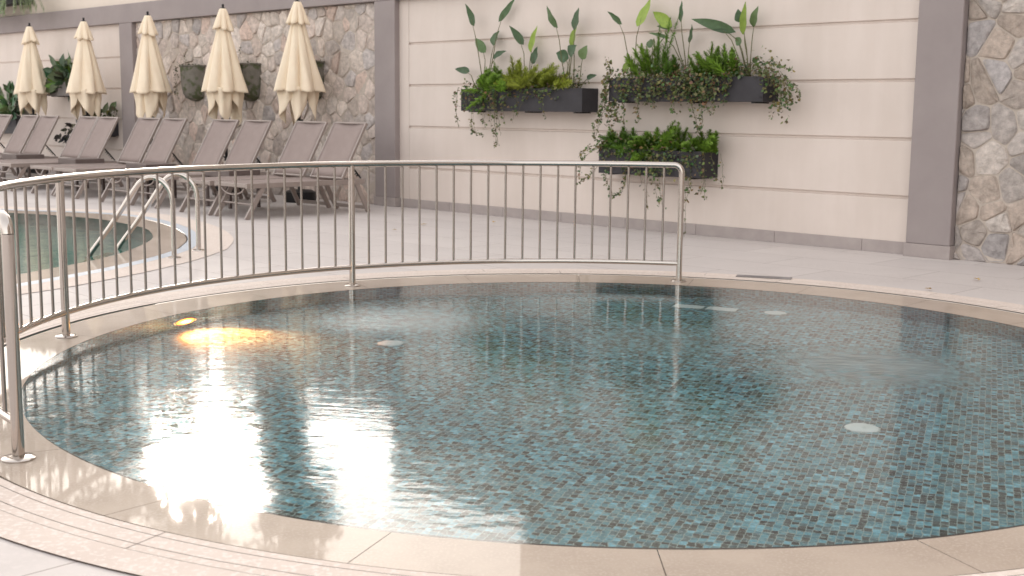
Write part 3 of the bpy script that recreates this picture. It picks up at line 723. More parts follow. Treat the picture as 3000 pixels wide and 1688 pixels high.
F3= [[(-7.985, 0.836), (-8.179, 1.062)], [(-7.936, 0.866), (-7.979, 1.065)], [(-7.839, 0.887), (-7.771, 1.059)], [(-7.936, 0.847), (-8.101, 0.967)], [(-7.621, 0.865), (-7.603, 1.015)], [(-7.527, 0.886), (-7.522, 1.072)], [(-7.434, 0.898), (-7.202, 1.14)], [(-7.411, 0.889), (-7.36, 1.083)], [(-7.295, 0.892), (-7.235, 1.122)], [(-7.024, 0.863), (-7.107, 1.015)], [(-6.979, 0.864), (-6.964, 1.035)], [(-6.935, 0.865), (-6.899, 1.054)], [(-6.913, 0.857), (-6.812, 1.038)], [(-7.524, 0.774), (-7.645, 0.845)], [(-7.453, 0.777), (-7.492, 0.887)]]
S1 = [[(-10.305, 1.435), (-10.303, 1.041)], [(-10.043, 1.446), (-10.04, 1.009), (-9.868, 0.93)], [(-9.889, 1.433), (-9.851, 1.001)], [(-9.688, 1.421), (-9.656, 0.812)], [(-9.721, 1.421), (-9.616, 0.923)], [(-9.458, 1.42), (-9.57, 1.248), (-9.518, 1.041)], [(-9.17, 1.418), (-9.357, 1.135)], [(-8.953, 1.417), (-8.917, 1.128)], [(-10.147, 1.446), (-10.145, 1.186)], [(-9.94, 1.422), (-9.955, 1.176)], [(-9.788, 1.41), (-9.767, 1.072)], [(-9.297, 1.419), (-9.421, 1.065)]]
S2x = [[(-8.087, 1.56), (-8.116, 1.278), (-8.234, 0.953)], [(-8.062, 1.57), (-8.153, 1.231), (-8.187, 1.088)], [(-8.054, 1.71), (-8.037, 1.56)], [(-7.951, 1.559), (-7.954, 1.232), (-7.926, 1.101)], [(-7.782, 1.575), (-7.859, 1.325), (-7.852, 1.064)], [(-7.639, 1.555), (-7.678, 1.298), (-7.66, 1.104)], [(-7.499, 1.553), (-7.488, 1.225)], [(-7.316, 1.569), (-7.422, 1.326)], [(-7.202, 1.549), (-7.234, 1.191)], [(-7.091, 1.557), (-7.026, 1.281), (-6.928, 1.016)], [(-6.981, 1.555), (-6.915, 1.238), (-6.896, 1.034)], [(-6.873, 1.563), (-6.92, 1.37), (-6.804, 1.177)], [(-6.766, 1.561), (-6.78, 1.37), (-6.773, 1.212)], [(-6.661, 1.56), (-6.653, 1.387), (-6.66, 1.283)], [(-6.578, 1.576), (-6.655, 1.43), (-7.016, 1.317)], [(-6.202, 1.57), (-6.204, 1.394)], [(-6.122, 1.552), (-6.057, 1.41), (-6.048, 1.234)], [(-6.094, 1.568), (-5.948, 1.368), (-6.03, 1.259)], [(-6.074, 1.568), (-5.874, 1.409), (-5.85, 1.326)], [(-6.157, 1.67), (-5.939, 1.574)], [(-7.092, 1.583), (-6.999, 1.441), (-6.92, 1.37)], [(-7.593, 1.572), (-7.719, 1.464), (-7.922, 1.391)], [(-7.361, 1.569), (-7.495, 1.435), (-7.583, 1.28)]]
S3 = [[(-8.115, 0.882), (-8.342, 0.818), (-8.431, 0.728)], [(-8.114, 0.863), (-8.378, 0.72), (-8.439, 0.532)], [(-8.09, 0.892), (-8.23, 0.927), (-8.246, 1.071)], [(-8.098, 0.72), (-8.271, 0.559), (-8.45, 0.463)], [(-7.985, 0.705), (-8.068, 0.539), (-7.975, 0.342)], [(-7.825, 0.71), (-7.83, 0.445), (-7.987, 0.342)], [(-7.657, 0.735), (-7.601, 0.476)], [(-7.562, 0.72), (-7.534, 0.245)], [(-7.457, 0.742), (-7.436, 0.465), (-7.383, 0.301)], [(-7.422, 0.743), (-7.376, 0.422), (-7.336, 0.276)], [(-7.07, 0.791), (-7.038, 0.531), (-7.043, 0.367)], [(-7.038, 0.81), (-6.991, 0.443)], [(-6.939, 0.831), (-6.861, 0.512), (-6.924, 0.437)], [(-6.874, 0.833), (-6.848, 0.468), (-6.823, 0.38)], [(-6.69, 0.821), (-6.651, 0.646), (-6.64, 0.514)], [(-7.088, 0.664), (-7.062, 0.275), (-7.075, -0.001)], [(-6.776, 0.836), (-6.725, 0.625), (-6.701, 0.564)], [(-6.971, 0.795), (-6.909, 0.618)], [(-7.73, 0.77), (-7.726, 0.639)], [(-7.926, 0.802), (-7.947, 0.687)]]
# ---------------------------------------------------------------- planters and plants
def planter(u0,u1,z0,z1,dep,mat,label,grp=None):
    t=thing('planter_box',label,'planter',Wp((u0+u1)/2,0,z0),-ANG,grp)
    h=(u1-u0)/2; H=z1-z0; w=.012
    mb=MB()
    mb.box(-h,h,-dep,-dep+w,0,H,.002); mb.box(-h,h,-.002-w,-.002,0,H,.002)
    mb.box(-h,-h+w,-dep+w,-.002-w,0,H); mb.box(h-w,h,-dep+w,-.002-w,0,H); mb.box(-h+w,h-w,-dep+w,-.002-w,0,.012)
    mb.obj('box',mat,t)
    mb=MB(); mb.box(-h+w+.001,h-w-.001,-dep+w+.001,-.003-w,.0125,H-.03); mb.obj('soil',M['soil'],t)
    for x in (-h+.12,h*.1,h-.12):
        mb=MB(); mb.box(x-.02,x+.02,-dep*.9,-.002,-.014,-.001); mb.obj('bracket',M['black'],t)
    return t
G_P='charcoal planters on the cream wall'
planter(-10.27,-8.44,1.19,1.435,.26,M['planter'],'left charcoal wall planter with long bare front beside the cream grooves',G_P)
planter(-8.08,-6.255,1.30,1.53,.26,M['planter'],'upper right charcoal wall planter with its front half covered by ivy',G_P)
planter(-8.18,-6.90,.575,.83,.28,M['planter'],'lowest charcoal wall planter overgrown with ferns behind the railing',G_P)
planter(-20.75,-19.55,1.37,1.60,.26,M['greyplanter'],'grey wall planter between the two leftmost parasols')
planter(-24.0,-22.06,.69,1.01,.26,M['planter'],'dark wall planter behind the leftmost lounger')
planter(-19.72,-18.75,.72,.98,.26,M['planter'],'dark wall planter hidden behind the second parasol and its loungers')
planter(-24.5,-21.75,3.00,3.26,.26,M['planter'],'dark high planter at the top left corner above the beam')
def leaf(mb,root,base,tip,w,col,R,stem=None,face=None):
    """paddle leaf with a folded midrib, and its stalk"""
    base=Vector(base); tip=Vector(tip); root=Vector(root)
    ax=tip-base; l=ax.length; ax.normalize()
    vw=Vector((R.uniform(-.35,.35),-1,R.uniform(-.1,.35))) if face is None else face
    if face is None: w*=1.5
    sd=ax.cross(vw).normalized(); nr=sd.cross(ax).normalized()
    n=9; vs=[];fs=[]
    bend=R.uniform(-.10,.10)*l; fold=R.uniform(.12,.38); wav=R.uniform(0,6)
    for i in range(n+1):
        q=i/n; prof=math.sin(PI*min(1,q**.66))**.95 if 0<q<1 else 0
        c=base+ax*(l*q)+nr*(bend*math.sin(PI*q))+Vector((0,0,-.05*l*q*q))
        hw=w*.5*prof+.0015
        for k in (-1,-.5,0,.5,1):
            vs.append(c+sd*(hw*k*math.cos(fold))+nr*(abs(k)*hw*math.sin(fold)+.004*math.sin(q*14+wav)*abs(k)))
    for i in range(n):
        for k in range(4): a=i*5+k; fs.append((a,a+1,a+6,a+5))
    mb.add(vs,fs,col)
    if stem is not None:
        mid=(root+base)*.5+(base-root).cross(Vector((0,1,0))).normalized()*R.uniform(-.02,.02)
        stem.tube([root,root*.5+mid*.5+(mid-(root+base)*.5)*.2,mid,mid*.4+base*.6,base+ax*(l*.3)],[.006,.0055,.005,.0045,.002],6)
GRN=[(.075,.13,.06),(.095,.155,.065),(.12,.18,.075),(.065,.115,.06)]
def paradise(uc,zc,leaves,label,seed,v0=.14,bright=()):
    R=random.Random(seed); t=thing('bird_of_paradise_plant',label,'plant',Wp(uc,v0,zc),-ANG,'bird of paradise plants in the wall planters')
    mb=MB(); st=MB()
    for i,(tip,base,root,w) in enumerate(leaves):
        dv=R.uniform(-.06,.06)
        def P(q,d): return (q[0]-uc,d,q[1]-zc)
        c=R.choice(GRN); k=R.uniform(.8,1.25)
        if i in bright: c=(.24,.34,.06)
        leaf(mb,P(root,R.uniform(-.03,.03)),P(base,dv),P(tip,dv+R.uniform(-.05,.05)),w,tuple(x*k for x in c),R,st)
    mb.obj('leaves',M['leaf'],t,smooth=True); st.obj('stalks',M['stem'],t,smooth=True)
def pick(L,ids): return [L[i] for i in ids]
ZT=1.42
paradise(-10.0,ZT,[(a,b,(c[0],ZT),w) for a,b,c,w in pick(L1,(0,1,2,3,4,14))],'tall bird of paradise plant at the left end of the left planter',1)
paradise(-9.3,ZT,[(a,b,(c[0],ZT),w) for a,b,c,w in pick(L1,(5,6,7,17))],'three leaved bird of paradise plant in the middle of the left planter',2,bright=(1,))
paradise(-8.75,ZT,[(a,b,(c[0],ZT),w) for a,b,c,w in pick(L1,(8,9,10,11,12,13,15,16))],'bird of paradise plant with round low leaves at the right end of the left planter',3,bright=(2,))
ZT=1.52
paradise(-7.86,ZT,[(a,b,(c[0],ZT),w) for a,b,c,w in pick(L2,(0,1,3,14))],'bird of paradise plant with a big bright green leaf, left in the upper planter',4,bright=(1,3))
paradise(-7.2,ZT,[(a,b,(c[0],ZT),w) for a,b,c,w in pick(L2,(2,4,5,6,15))],'thin stalked bird of paradise plant in the middle of the upper planter',5,bright=(0,))
paradise(-6.55,ZT,[(a,b,(c[0],ZT),w) for a,b,c,w in pick(L2,(7,8,9,10,11,12,13))],'bird of paradise plant with one long drooping leaf, right in the upper planter',6,bright=(2,))
# foxtail and sword ferns: plumes of needles
def plume(mb,p0,p1,rad,n,col,R,sag=.0):
    p0=Vector(p0);p1=Vector(p1);ax=p1-p0;l=ax.length;axn=ax.normalized()
    for i in range(n):
        q=R.random()**.8
        c=p0+ax*q+Vector((0,0,-sag*q*q))
        a=R.uniform(0,2*PI); s1=axn.orthogonal().normalized(); s2=axn.cross(s1)
        d=(s1*math.cos(a)+s2*math.sin(a))
        env=min(1,.45+2*q)*(1.02-q)**.55
        ln=rad*env*R.uniform(.55,1.25)
        tip=c+(d*.8+axn*.75)*ln; w=ln*.12+.0018
        sd=d.cross(axn)*w
        k=R.uniform(.55,1.35)
        mb.add([c-sd*.5,c+sd*.5,tip+sd*.35,tip-sd*.35],[(0,1,2,3)],tuple(x*k for x in col))
def fern(uc,zc,pl_,label,seed,col,name='foxtail_fern',v0=.16,rad=.075,n=190,root=None):
    R=random.Random(seed); t=thing(name,label,'fern',Wp(uc,v0,zc),-ANG,'ferns in the wall planters'); mb=MB()
    for (a,b) in pl_:
        dv=R.uniform(-.08,.05)
        ra=a if root is None else (a[0],min(a[1],root))
        for j in range(3):
            k=R.uniform(.8,1.25)
            plume(mb,(ra[0]-uc+R.uniform(-.03,.03)*j,dv+R.uniform(-.05,.05)*j,ra[1]-zc),(b[0]-uc+R.uniform(-.12,.12)*j,dv+R.uniform(-.10,.05)-.06*j,b[1]-zc-.05*j),rad*R.uniform(.8,1.25),n,tuple(x*k for x in col),R,.02)
    mb.obj('fronds',M['leaf'],t)
DG=(.12,.225,.035); LG=(.32,.37,.06); MG=(.19,.32,.045)
fern(-9.75,1.41,[((-9.9,1.42),(-10.0,1.60)),((-9.75,1.42),(-9.7,1.66)),((-9.6,1.42),(-9.62,1.60))]+F1[0:3]+F1[11:12]+[F1[15]],'dark green fern left in the left planter, arching over its front',21,MG,root=1.43,rad=.09)
fern(-9.5,1.41,F1[3:6]+F1[10:11]+F1[12:13],'mid green fern in the middle of the left planter',22,LG,root=1.43,rad=.09)
fern(-9.1,1.41,F1[6:10]+F1[13:15]+[((-9.0,1.42),(-8.75,1.62)),((-9.15,1.42),(-9.05,1.66)),((-8.9,1.42),(-8.95,1.60))],'yellow green feathery fern right of centre in the left planter',23,LG,root=1.45,rad=.09,n=230)
fern(-7.65,1.5,F2[0:1]+F2[5:7],'upright green fern left of centre in the upper planter',24,MG,root=1.52,n=250)
fern(-7.3,1.5,F2[7:10],'feathery fern with one very long frond in the upper planter',25,DG,root=1.52,n=250)
fern(-6.75,1.5,F2[1:5]+F2[10:13],'clump of upright bright green ferns right in the upper planter',26,MG,root=1.52,n=250)
fern(-7.85,.8,F3[0:4]+[((-7.9,.8),(-7.95,.98)),((-7.75,.8),(-7.75,.97)),((-7.6,.8),(-7.65,.98)),((-7.95,.8),(-8.0,.92)),((-7.8,.78),(-7.82,.90))],'dark fern clump left in the lowest planter',27,DG,root=.82,n=220,rad=.075)
fern(-7.35,.8,F3[4:9]+F3[13:15]+[((-7.5,.8),(-7.45,1.0)),((-7.4,.8),(-7.35,.97)),((-7.25,.8),(-7.3,.98)),((-7.55,.78),(-7.62,.92))],'bushy green fern in the middle of the lowest planter',28,MG,root=.82,n=250,rad=.075)
fern(-7.0,.8,F3[9:13],'small upright fern at the right end of the lowest planter',29,MG,root=.82,n=240)
# trailing ivy
def ivyleaf(mb,c,R,s,col):
    d=Vector((R.uniform(-1,1),R.uniform(-1.0,.15),R.uniform(-1,.35))).normalized(); sd=d.cross(Vector((R.uniform(-1,1),R.uniform(-1,1),R.uniform(-1,1)))).normalized(); nr=d.cross(sd)
    vs=[c,c+d*s*.45+sd*s*.42+nr*s*.1,c+d*s,c+d*s*.45-sd*s*.42+nr*s*.1]
    mb.add(vs,[(0,1,2),(0,2,3)],col)
def ivy(uc,zc,strands,label,seed,mass,v0=.27,s=.035,dens=.9,cols=None,name='trailing_ivy',grp='trailing ivy plants in the wall planters'):
    R=random.Random(seed); t=thing(name,label,'ivy',Wp(uc,v0,zc),-ANG,grp); mb=MB(); st=MB()
    cols=cols or [(.10,.145,.055),(.13,.17,.065),(.18,.20,.09),(.08,.115,.05),(.22,.20,.09),(.16,.13,.06)]
    for sd_ in strands:
        P=[Vector((q[0]-uc,-R.uniform(0,.03),q[1]-zc)) for q in sd_]
        if len(P)==2: P.insert(1,(P[0]+P[1])*.5+Vector((R.uniform(-.03,.03),-.01,0)))
        path=bez(P); out=[]
        for i,p in enumerate(path): out.append(p+Vector((R.uniform(-.010,.010),R.uniform(-.008,.008),R.uniform(-.006,.006))))
        st.tube(out,.0016,4,caps=False)
        ln=sum((out[i+1]-out[i]).length for i in range(len(out)-1)); nl=int(ln/.0135*dens)
        for k in range(nl):
            q=R.random(); i=min(int(q*(len(out)-1)),len(out)-2); c=out[i].lerp(out[i+1],R.random())
            thin=1.0 if R.random()>q*.45 else 0
            if thin: ivyleaf(mb,c+Vector((R.uniform(-.022,.022),R.uniform(-.03,.01),R.uniform(-.018,.018)))*(1.35-.6*q),R,s*R.uniform(.55,1.2),tuple(x*R.uniform(.7,1.3) for x in R.choice(cols)))
    for (u0,u1,z0,z1,v_0,v_1,n) in mass:
        for k in range(n):
            c=Vector((R.uniform(u0,u1)-uc,v0-R.uniform(v_0,v_1),R.gauss((z0+z1)/2,(z1-z0)/3.2)-zc))
            ivyleaf(mb,c,R,s*R.uniform(.6,1.25),tuple(x*R.uniform(.7,1.3) for x in R.choice(cols)))
    mb.obj('leaves',M['leaf'],t); st.obj('stems',M['stem'],t)
ivy(-9.4,1.43,S1+S1[:4]+S1[3:4],'sparse ivy trailing below the left planter in long thin strands',41,[(-10.28,-9.4,1.40,1.52,.05,.29,230),(-9.4,-8.6,1.40,1.50,.05,.28,170),(-10.25,-9.45,1.25,1.46,.262,.31,120),(-9.3,-8.7,1.33,1.46,.262,.30,80),(-8.8,-8.5,1.42,1.62,.05,.25,90)])
ivy(-7.2,1.53,S2x+S2x,'dense ivy covering the front of the upper planter and hanging at both ends',42,[(-8.1,-7.5,1.5,1.62,.05,.29,230),(-7.5,-6.4,1.5,1.66,.05,.30,700),(-7.9,-6.9,1.33,1.52,.265,.32,250),(-7.25,-6.7,1.30,1.55,.265,.35,360),(-8.14,-8.02,1.1,1.56,.15,.29,260),(-6.4,-6.2,1.45,1.70,.05,.28,200),(-6.24,-6.02,1.18,1.5,.05,.22,140)],dens=1.2)
ivy(-7.5,.83,S3+S3[:6],'ivy tangled over the lowest planter and hanging almost to the floor',43,[(-8.17,-7.2,.70,.94,.20,.34,420),(-7.35,-6.95,.68,.86,.26,.32,100),(-8.22,-8.0,.72,.92,.05,.3,250),(-7.8,-7.2,.60,.80,.285,.33,220)])
# plants far left
def bush(uc,zc,label,seed,n,ru,rz,rv,s,cols,name,cat,v0=.16,grp=None):
    R=random.Random(seed); t=thing(name,label,cat,Wp(uc,v0,zc),-ANG,grp); mb=MB()
    st=MB()
    for k in range(n):
        a=R.uniform(0,2*PI); q=R.random()**.5
        c=Vector((ru*q*math.cos(a),R.uniform(-rv,rv),rz*(.35+.65*q*math.sin(a)) if rz>0 else rz*q))
        d=Vector((c.x*1.2,R.uniform(-.4,.1),c.z+R.uniform(-.1,.1))).normalized()
        L_=s*R.uniform(.6,1.3); leaf(mb,(0,0,0),c,c+d*L_,L_*R.uniform(.35,.6),tuple(x*R.uniform(.7,1.3) for x in R.choice(cols)),R)
        if k%3==0: st.tube([(c.x*.2,0,0),c],.004,5)
    mb.obj('leaves',M['leaf'],t,smooth=True); st.obj('stalks',M['stem'],t)
bush(-20.15,1.58,'dense dark leafy plant in the grey planter between the leftmost parasols',51,90,.55,.34,.12,.24,GRN+[(.12,.20,.03)],'leafy_shrub','plant')
bush(-19.8,.90,'purple black leafed plant drooping from the planter behind the loungers',52,70,.50,-.28,.10,.11,[(.012,.008,.016),(.02,.012,.024),(.03,.03,.02)],'purple_heart_plant','plant',v0=.25)
bush(-18.9,1.0,'light green fern tuft beside the narrow mauve pillar',53,30,.34,.17,.06,.17,[(.12,.16,.06),(.09,.13,.05)],'fern_tuft','plant')
bush(-22.6,1.05,'broad leafed plant in the dark planter at the left photo edge',54,90,.65,.45,.12,.22,GRN,'broadleaf_plant','plant')
paradise(-20.6,1.55,[((-20.85,2.10),(-20.5,1.86),(-20.4,1.55),.085),((-19.75,2.06),(-19.86,1.86),(-19.95,1.55),.12),((-20.1,1.95),(-20.2,1.82),(-20.2,1.55),.12)],'bird of paradise plant rising from the grey planter far left',55)
paradise(-22.3,1.0,[((-22.15,1.72),(-22.3,1.45),(-22.4,1.0),.06),((-22.05,1.38),(-22.2,1.18),(-22.4,1.0),.14),((-22.6,1.5),(-22.55,1.2),(-22.5,1.0),.13)],'bird of paradise plant at the left photo edge in the dark planter',56)
R=random.Random(60); t=thing('hanging_fern','feathery fern drooping from the high planter in the top left corner','fern',Wp(-21.9,.22,3.10),-ANG); mb=MB()
for k in range(46):
    a=R.uniform(-1.2,1.2); p0=Vector((a*.6,0,.05)); mid=p0+Vector((a*.28+R.uniform(-.1,.1),-.16,.06)); e=mid+Vector((a*.46+R.uniform(-.1,.25),-.12,-R.uniform(.30,.46)))
    pts_=bez([p0,mid,e])
    for i in range(len(pts_)-1):
        c=pts_[i]; d=(pts_[i+1]-pts_[i]).normalized(); sd=d.cross(Vector((0,1,.2))).normalized()
        for j in range(2):
            for s_ in (-1,1):
                b_=c.lerp(pts_[i+1],j*.5); tip=b_+sd*s_*.085+d*.04+Vector((0,0,-.01)); k_=R.uniform(.6,1.4)
                mb.add([b_,b_+d*.034,tip],[(0,1,2)],tuple(x*k_ for x in (.11,.16,.04)))
mb.obj('fronds',M['leaf'],t)
# half round stone wall pots with trailing plants
for i,(u,l) in enumerate(((-16.28,'mossy half round wall pot left of the fourth parasol, with creeper on its side'),(-14.84,'mossy half round wall pot right of the fourth parasol'),(-13.39,'mossy half round wall pot mostly hidden behind the nearest parasol'))):
    t=thing('wall_pot',l,'wall pot',Wp(u,.0,1.29),-ANG,'half round stone pots on the rubble wall')
    mb=MB(); prof=[(.02,0),(.10,.012),(.17,.05),(.205,.11),(.225,.22),(.235,.34),(.24,.50),(.255,.505),(.255,.525),(.215,.525),(.205,.46),(.0,.455)]
    mb.lathe(prof,26,0,-.02,PI,2*PI); mb.obj('pot',M['pot'],t,smooth=True,angle=45)
    ivy(u,1.78,[[(u-.2,1.80),(u-.26,1.6),(u-.27,1.4)],[(u-.12,1.82),(u-.24,1.72),(u-.25,1.5)],[(u+.05,1.8),(u+.03,1.95),(u+.08,2.03)],[(u-.05,1.82),(u-.1,1.9)],[(u-.2,1.7),(u-.22,1.45),(u-.18,1.32)]],('small creeper spilling from the wall pot left of the fourth parasol','wispy creeper rising from the wall pot right of the fourth parasol','small creeper in the wall pot behind the nearest parasol')[i],70+i,[(u-.22,u+.2,1.79,1.84,.0,.18,60)],v0=.2,s=.028,cols=[(.035,.04,.02),(.05,.055,.025),(.09,.085,.03)],name='creeper_plant',grp='creepers in the stone wall pots')
# ---------------------------------------------------------------- pool fittings
th=math.atan2(7.086-CI[1],-1.934-CI[0]); r_=RI-.004
lp=thing('pool_lamp','round orange lit underwater lamp in the far left pool wall','pool lamp',(CI[0]+r_*math.cos(th),CI[1]+r_*math.sin(th),-.255),th)
mb=MB(); n=32; vs=[(-.010,.085*math.cos(2*PI*k/n),.085*math.sin(2*PI*k/n)) for k in range(n)]+[(-.030,0,0)]
mb.add(vs,[((k+1)%n,k,n) for k in range(n)]); mb.obj('lens',M['lamp'],lp,smooth=True)
mb=MB(); vs=[];fs=[]
for rr,x in ((.086,-.002),(.087,-.018),(.105,-.014),(.107,.004)):
    vs += [(x,rr*math.cos(2*PI*k/n),rr*math.sin(2*PI*k/n)) for k in range(n)]
for i in range(3):
    for k in range(n): fs.append((i*n+k,i*n+(k+1)%n,(i+1)*n+(k+1)%n,(i+1)*n+k))
mb.add(vs,fs); mb.obj('ring',M['steel'],lp,smooth=True)
ll_=bpy.data.lights.new('lamp_light','SPOT'); ll_.energy=42; ll_.color=(1,.30,.06); ll_.spot_size=math.radians(85); ll_.spot_blend=.9; ll_.shadow_soft_size=.05
lo_=bpy.data.objects.new('lamp_light',ll_); COL.objects.link(lo_); lo_.location=(CI[0]+(RI-.06)*math.cos(th),CI[1]+(RI-.06)*math.sin(th),-.23)
lo_.rotation_euler=(-(Vector((-1.66,6.87,-DEPTH))-Vector(lo_.location))).to_track_quat('Z','Y').to_euler()
for (x,y,l) in ((-.674,6.707,'white round floor inlet near the orange lamp'),(1.704,7.796,'white round floor inlet beside the two square grates'),(1.493,5.043,'white round floor inlet nearest the camera')):
    t=thing('floor_inlet',l,'floor inlet',(x,y,-DEPTH),0,'white round inlets on the pool floor')
    mb=MB(); mb.lathe([(.0,.018),(.055,.017),(.070,.010),(.074,.001)],36); mb.obj('cap',M['white'],t,smooth=True,angle=40)
    mb=MB(); mb.lathe([(.0,.0205),(.007,.020),(.008,.0175)],12); mb.obj('screw',M['white'],t,smooth=True)
for (x,y,l) in ((1.174,8.008,'left white square grate on the pool floor under the railing end'),(1.381,7.922,'right white square grate on the pool floor under the railing end')):
    t=thing('floor_grate',l,'grate',(x,y,-DEPTH),-.42,'white square grates on the pool floor')
    mb=MB(); mb.box(-.10,.10,-.062,.062,.001,.010,.002); mb.obj('frame',M['white'],t)
    mb=MB()
    for k in range(9): mb.box(-.088+k*.0215,-.076+k*.0215,-.052,.052,.0105,.015)
    mb.obj('bars',M['white'],t)
t=thing('drain_cover','narrow grey drain cover in the paving right of the railing end','drain',(1.845,8.87,.006),-.32)
mb=MB(); mb.box(-.20,.20,-.05,.05,.001,.006,.002); mb.obj('cover',M['drain'],t)
mb=MB()
for k in range(12): mb.box(-.14+k*.022,-.129+k*.022,-.028,.028,.0065,.009)
mb.obj('grille',M['drain'],t)
for i,(x,y,l) in enumerate(((3.40,8.81,'yellow dry leaf lying near the right stone wall'),(2.89,8.317,'small brown dry leaf near the curved paving'),(-.95,12.70,'curled yellow green leaf behind the railing'),(-1.148,12.081,'tiny pale leaf behind the middle post'),(2.593,11.563,'small dry leaf near the wall skirting'),(-.208,13.073,'small leaf scrap near the far skirting'))):
    R=random.Random(80+i); mb=MB(); a=R.uniform(0,6); d=Vector((math.cos(a),math.sin(a),0)); leaf(mb,(0,0,0),(0,0,.008),d*(.075 if i in(0,2) else .045)+Vector((0,0,.014)),.035,None,R,face=Vector((.1,.2,1)))
    o=mb.obj('fallen_leaf',M['dryleaf'],loc=(x,y,.004),smooth=True); tag(o,l,'leaf','fallen leaves on the deck')
# ---------------------------------------------------------------- trees beyond the wall (seen only mirrored in the water)
def tree(u,v,blobs,label,seed,dens=1.0,trunk=.12):
    R=random.Random(seed); t=thing('broadleaf_tree',label,'tree',Wp(u,v,0),-ANG,'trees beyond the boundary wall'); mb=MB()
    top=max(z for (_,z,_) in blobs)
    mb.tube([(0,0,0),(.05,0,top*.4),(-.04,0,top*.75),(0,0,top)],[trunk,trunk*.8,trunk*.5,.02],8)
    for (x,z,r) in blobs: mb.tube([(0,0,z*.6),(x*.5,0,z*.8),(x,0,z)],[trunk*.4,trunk*.3,.012],6)
    mb.obj('trunk',M['bark'],t,smooth=True)
    mb=MB()
    for (x,z,r) in blobs:
        for k in range(int(900*r*r*dens)+60):
            d0=Vector((R.gauss(0,1),R.gauss(0,1),R.gauss(0,1))).normalized(); rr=r*R.random()**.45*(1+.25*math.sin(d0.x*5+seed)*math.sin(d0.z*6))
            c=Vector((x,0,z))+d0*rr; d=Vector((d0.x*.6+R.uniform(-.5,.5),d0.y*.6+R.uniform(-.5,.5),R.uniform(-.8,.6))).normalized(); s_=R.uniform(.09,.19)
            sd=d.orthogonal().normalized()*s_*.32; k_=R.uniform(.6,1.3)
            mb.add([c,c+d*s_*.5+sd,c+d*s_,c+d*s_*.5-sd],[(0,1,2,3)],tuple(x_*k_ for x_ in (.035,.055,.022)))
    mb.obj('crown',M['leaf'],t)
tree(-17.0,-2.0,[(0,3.2,.35),(-.42,3.93,.42),(-.22,4.34,.40),(-.52,4.91,.42),(.26,5.02,.38),(.85,5.16,.30),(-.03,5.84,.5),(-.94,7.06,.47),(.72,5.81,.40),(.07,6.94,.61)],'tall dense dark tree beyond the wall, its crown spreading to one side',91,2.6,.16)
tree(-21.7,-3.0,[(-.75,7.42,.55),(.61,6.96,.38),(.2,8.02,.6),(1.01,8.55,.62),(-1.14,9.14,.75)],'tall tree beyond the wall with a high thin crown',92,1.6,.07)
tree(-23.8,-2.5,[(.62,5.79,.45),(-.24,5.16,.47),(.94,6.92,.52),(-1.17,6.43,.53),(-1.07,7.73,.69),(-3.14,6.7,.79),(-3.7,8.79,.89),(-.16,8.78,.78),(1.5,4.65,.25),(2.39,4.29,.21)],'wide loose crowned tree beyond the far end of the wall',93,1.5,.10)
tree(-20.4,-2.5,[(-.35,4.44,.38),(.3,4.1,.35),(1.0,4.25,.3),(-1.2,4.85,.45),(1.45,4.45,.28),(-.1,3.6,.4),(.8,3.5,.35),(-1.0,3.9,.45),(-.75,5.3,.22),(.75,5.0,.22),(-1.3,5.6,.3)],'low bushy tree beyond the wall behind the parasols',95,1.1,.08)
tree(-21.0,-2.8,[(-1.47,5.58,.37),(-.65,5.01,.28),(1.2,4.9,.26),(1.44,5.47,.29),(-1.17,6.29,.36),(.11,6.41,.28),(1.02,6.23,.26),(-.44,6.8,.28)],'thin airy tree beyond the wall behind the parasols',96,.75,.05)
tree(-26.0,-2.5,[(2.9,4.3,.38),(1.59,4.74,.48),(-.18,5.3,.55),(-1.86,5.87,.59),(-3.36,7.3,.76),(2.48,5.18,.34),(-.39,6.38,.51),(1.03,5.87,.40)],'broad leafy tree beyond the far left end of the wall',97,1.2,.11)
# added block, out of view on the near right, shutting off skylight there
hb=thing('added_sky_blocker','tall beige block added out of view at right to shut off skylight','building',(9.0,-2.0,0),0)
mb=MB(); mb.box(0,8,-14,5.2,0,13); mb.obj('wall',M['facade'],hb)
for y in (-10,-6,-2,2):
    for z in (1.0,4.5,8.0):
        mb=MB(); mb.box(-.05,.02,y,y+1.8,z,z+2.0); w=mb.obj('window',M['white'],hb)
        mb=MB(); mb.box(-.058,-.052,y+.08,y+1.72,z+.08,z+1.92); mb.obj('pane',M['glass'],w)
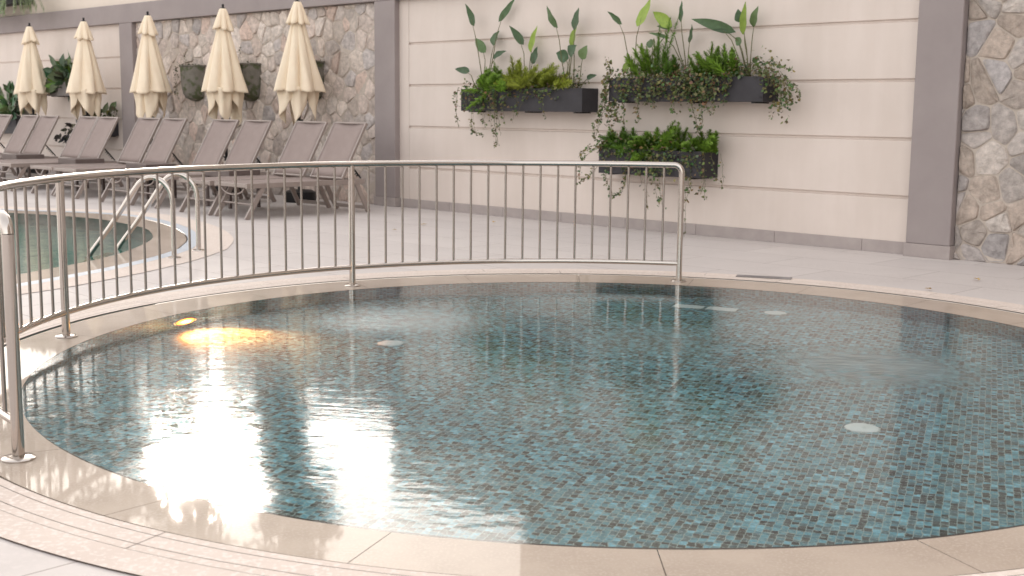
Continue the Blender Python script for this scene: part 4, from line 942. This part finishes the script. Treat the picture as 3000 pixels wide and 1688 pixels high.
# ---------------------------------------------------------------- light, camera
SUN_EL=math.radians(16.5); SUN_AZ=math.radians(-14.5)      # azimuth from +Y towards +X
w=bpy.data.worlds.new('World'); sc.world=w; w.use_nodes=True; nt=w.node_tree; L=nt.links
bg=nt.nodes['Background']; sky=N(nt,'ShaderNodeTexSky',sky_type='NISHITA'); sky.sun_disc=False; sky.sun_elevation=SUN_EL; sky.sun_rotation=SUN_AZ
sky.air_density=1.0; sky.dust_density=3.0; sky.ozone_density=1.0
hs=N(nt,'ShaderNodeHueSaturation'); hs.inputs['Saturation'].default_value=.35; L.new(sky.outputs[0],hs.inputs['Color'])
mx=N(nt,'ShaderNodeMix',data_type='RGBA',blend_type='MULTIPLY'); mx.inputs[0].default_value=1; gm=N(nt,'ShaderNodeGamma'); gm.inputs['Gamma'].default_value=.44; L.new(hs.outputs['Color'],gm.inputs['Color']); L.new(gm.outputs['Color'],mx.inputs[6]); mx.inputs[7].default_value=(2.0,1.90,1.80,1)
L.new(mx.outputs[2],bg.inputs['Color']); bg.inputs['Strength'].default_value=.12
sl=bpy.data.lights.new('sun','SUN'); sl.energy=.5; sl.angle=math.radians(4.5); sl.color=(1,.90,.78)
so=bpy.data.objects.new('sun',sl); COL.objects.link(so)
sd=Vector((math.sin(SUN_AZ)*math.cos(SUN_EL),math.cos(SUN_AZ)*math.cos(SUN_EL),math.sin(SUN_EL)))
so.rotation_euler=sd.to_track_quat('Z','Y').to_euler(); so.location=sd*40
cam=bpy.data.cameras.new('camera'); co_=bpy.data.objects.new('camera',cam); COL.objects.link(co_); sc.camera=co_
cam.sensor_width=36; cam.lens=42.92; cam.clip_end=2000; cam.clip_start=.05
pit,roll=math.radians(8.2764),math.radians(.5647)
R0=Vector((1,0,0)); U0=Vector((0,math.sin(pit),math.cos(pit))); F=Vector((0,math.cos(pit),-math.sin(pit)))
Rv=R0*math.cos(roll)+U0*math.sin(roll); Uv=-R0*math.sin(roll)+U0*math.cos(roll)
co_.matrix_world=Matrix(((Rv.x,Uv.x,-F.x,0),(Rv.y,Uv.y,-F.y,0),(Rv.z,Uv.z,-F.z,1.2),(0,0,0,1)))
cam.dof.use_dof=True; cam.dof.focus_distance=6.0; cam.dof.aperture_fstop=5.6
sc.view_settings.view_transform='Standard'; sc.view_settings.look='None'; sc.view_settings.exposure=2.28; sc.view_settings.gamma=1
sc.render.engine='CYCLES'; sc.cycles.use_denoising=True; sc.cycles.max_bounces=10; sc.cycles.transmission_bounces=8; sc.cycles.transparent_max_bounces=8
sc.cycles.sample_clamp_indirect=8; sc.cycles.caustics_refractive=True; sc.cycles.caustics_reflective=False; sc.cycles.blur_glossy=.3
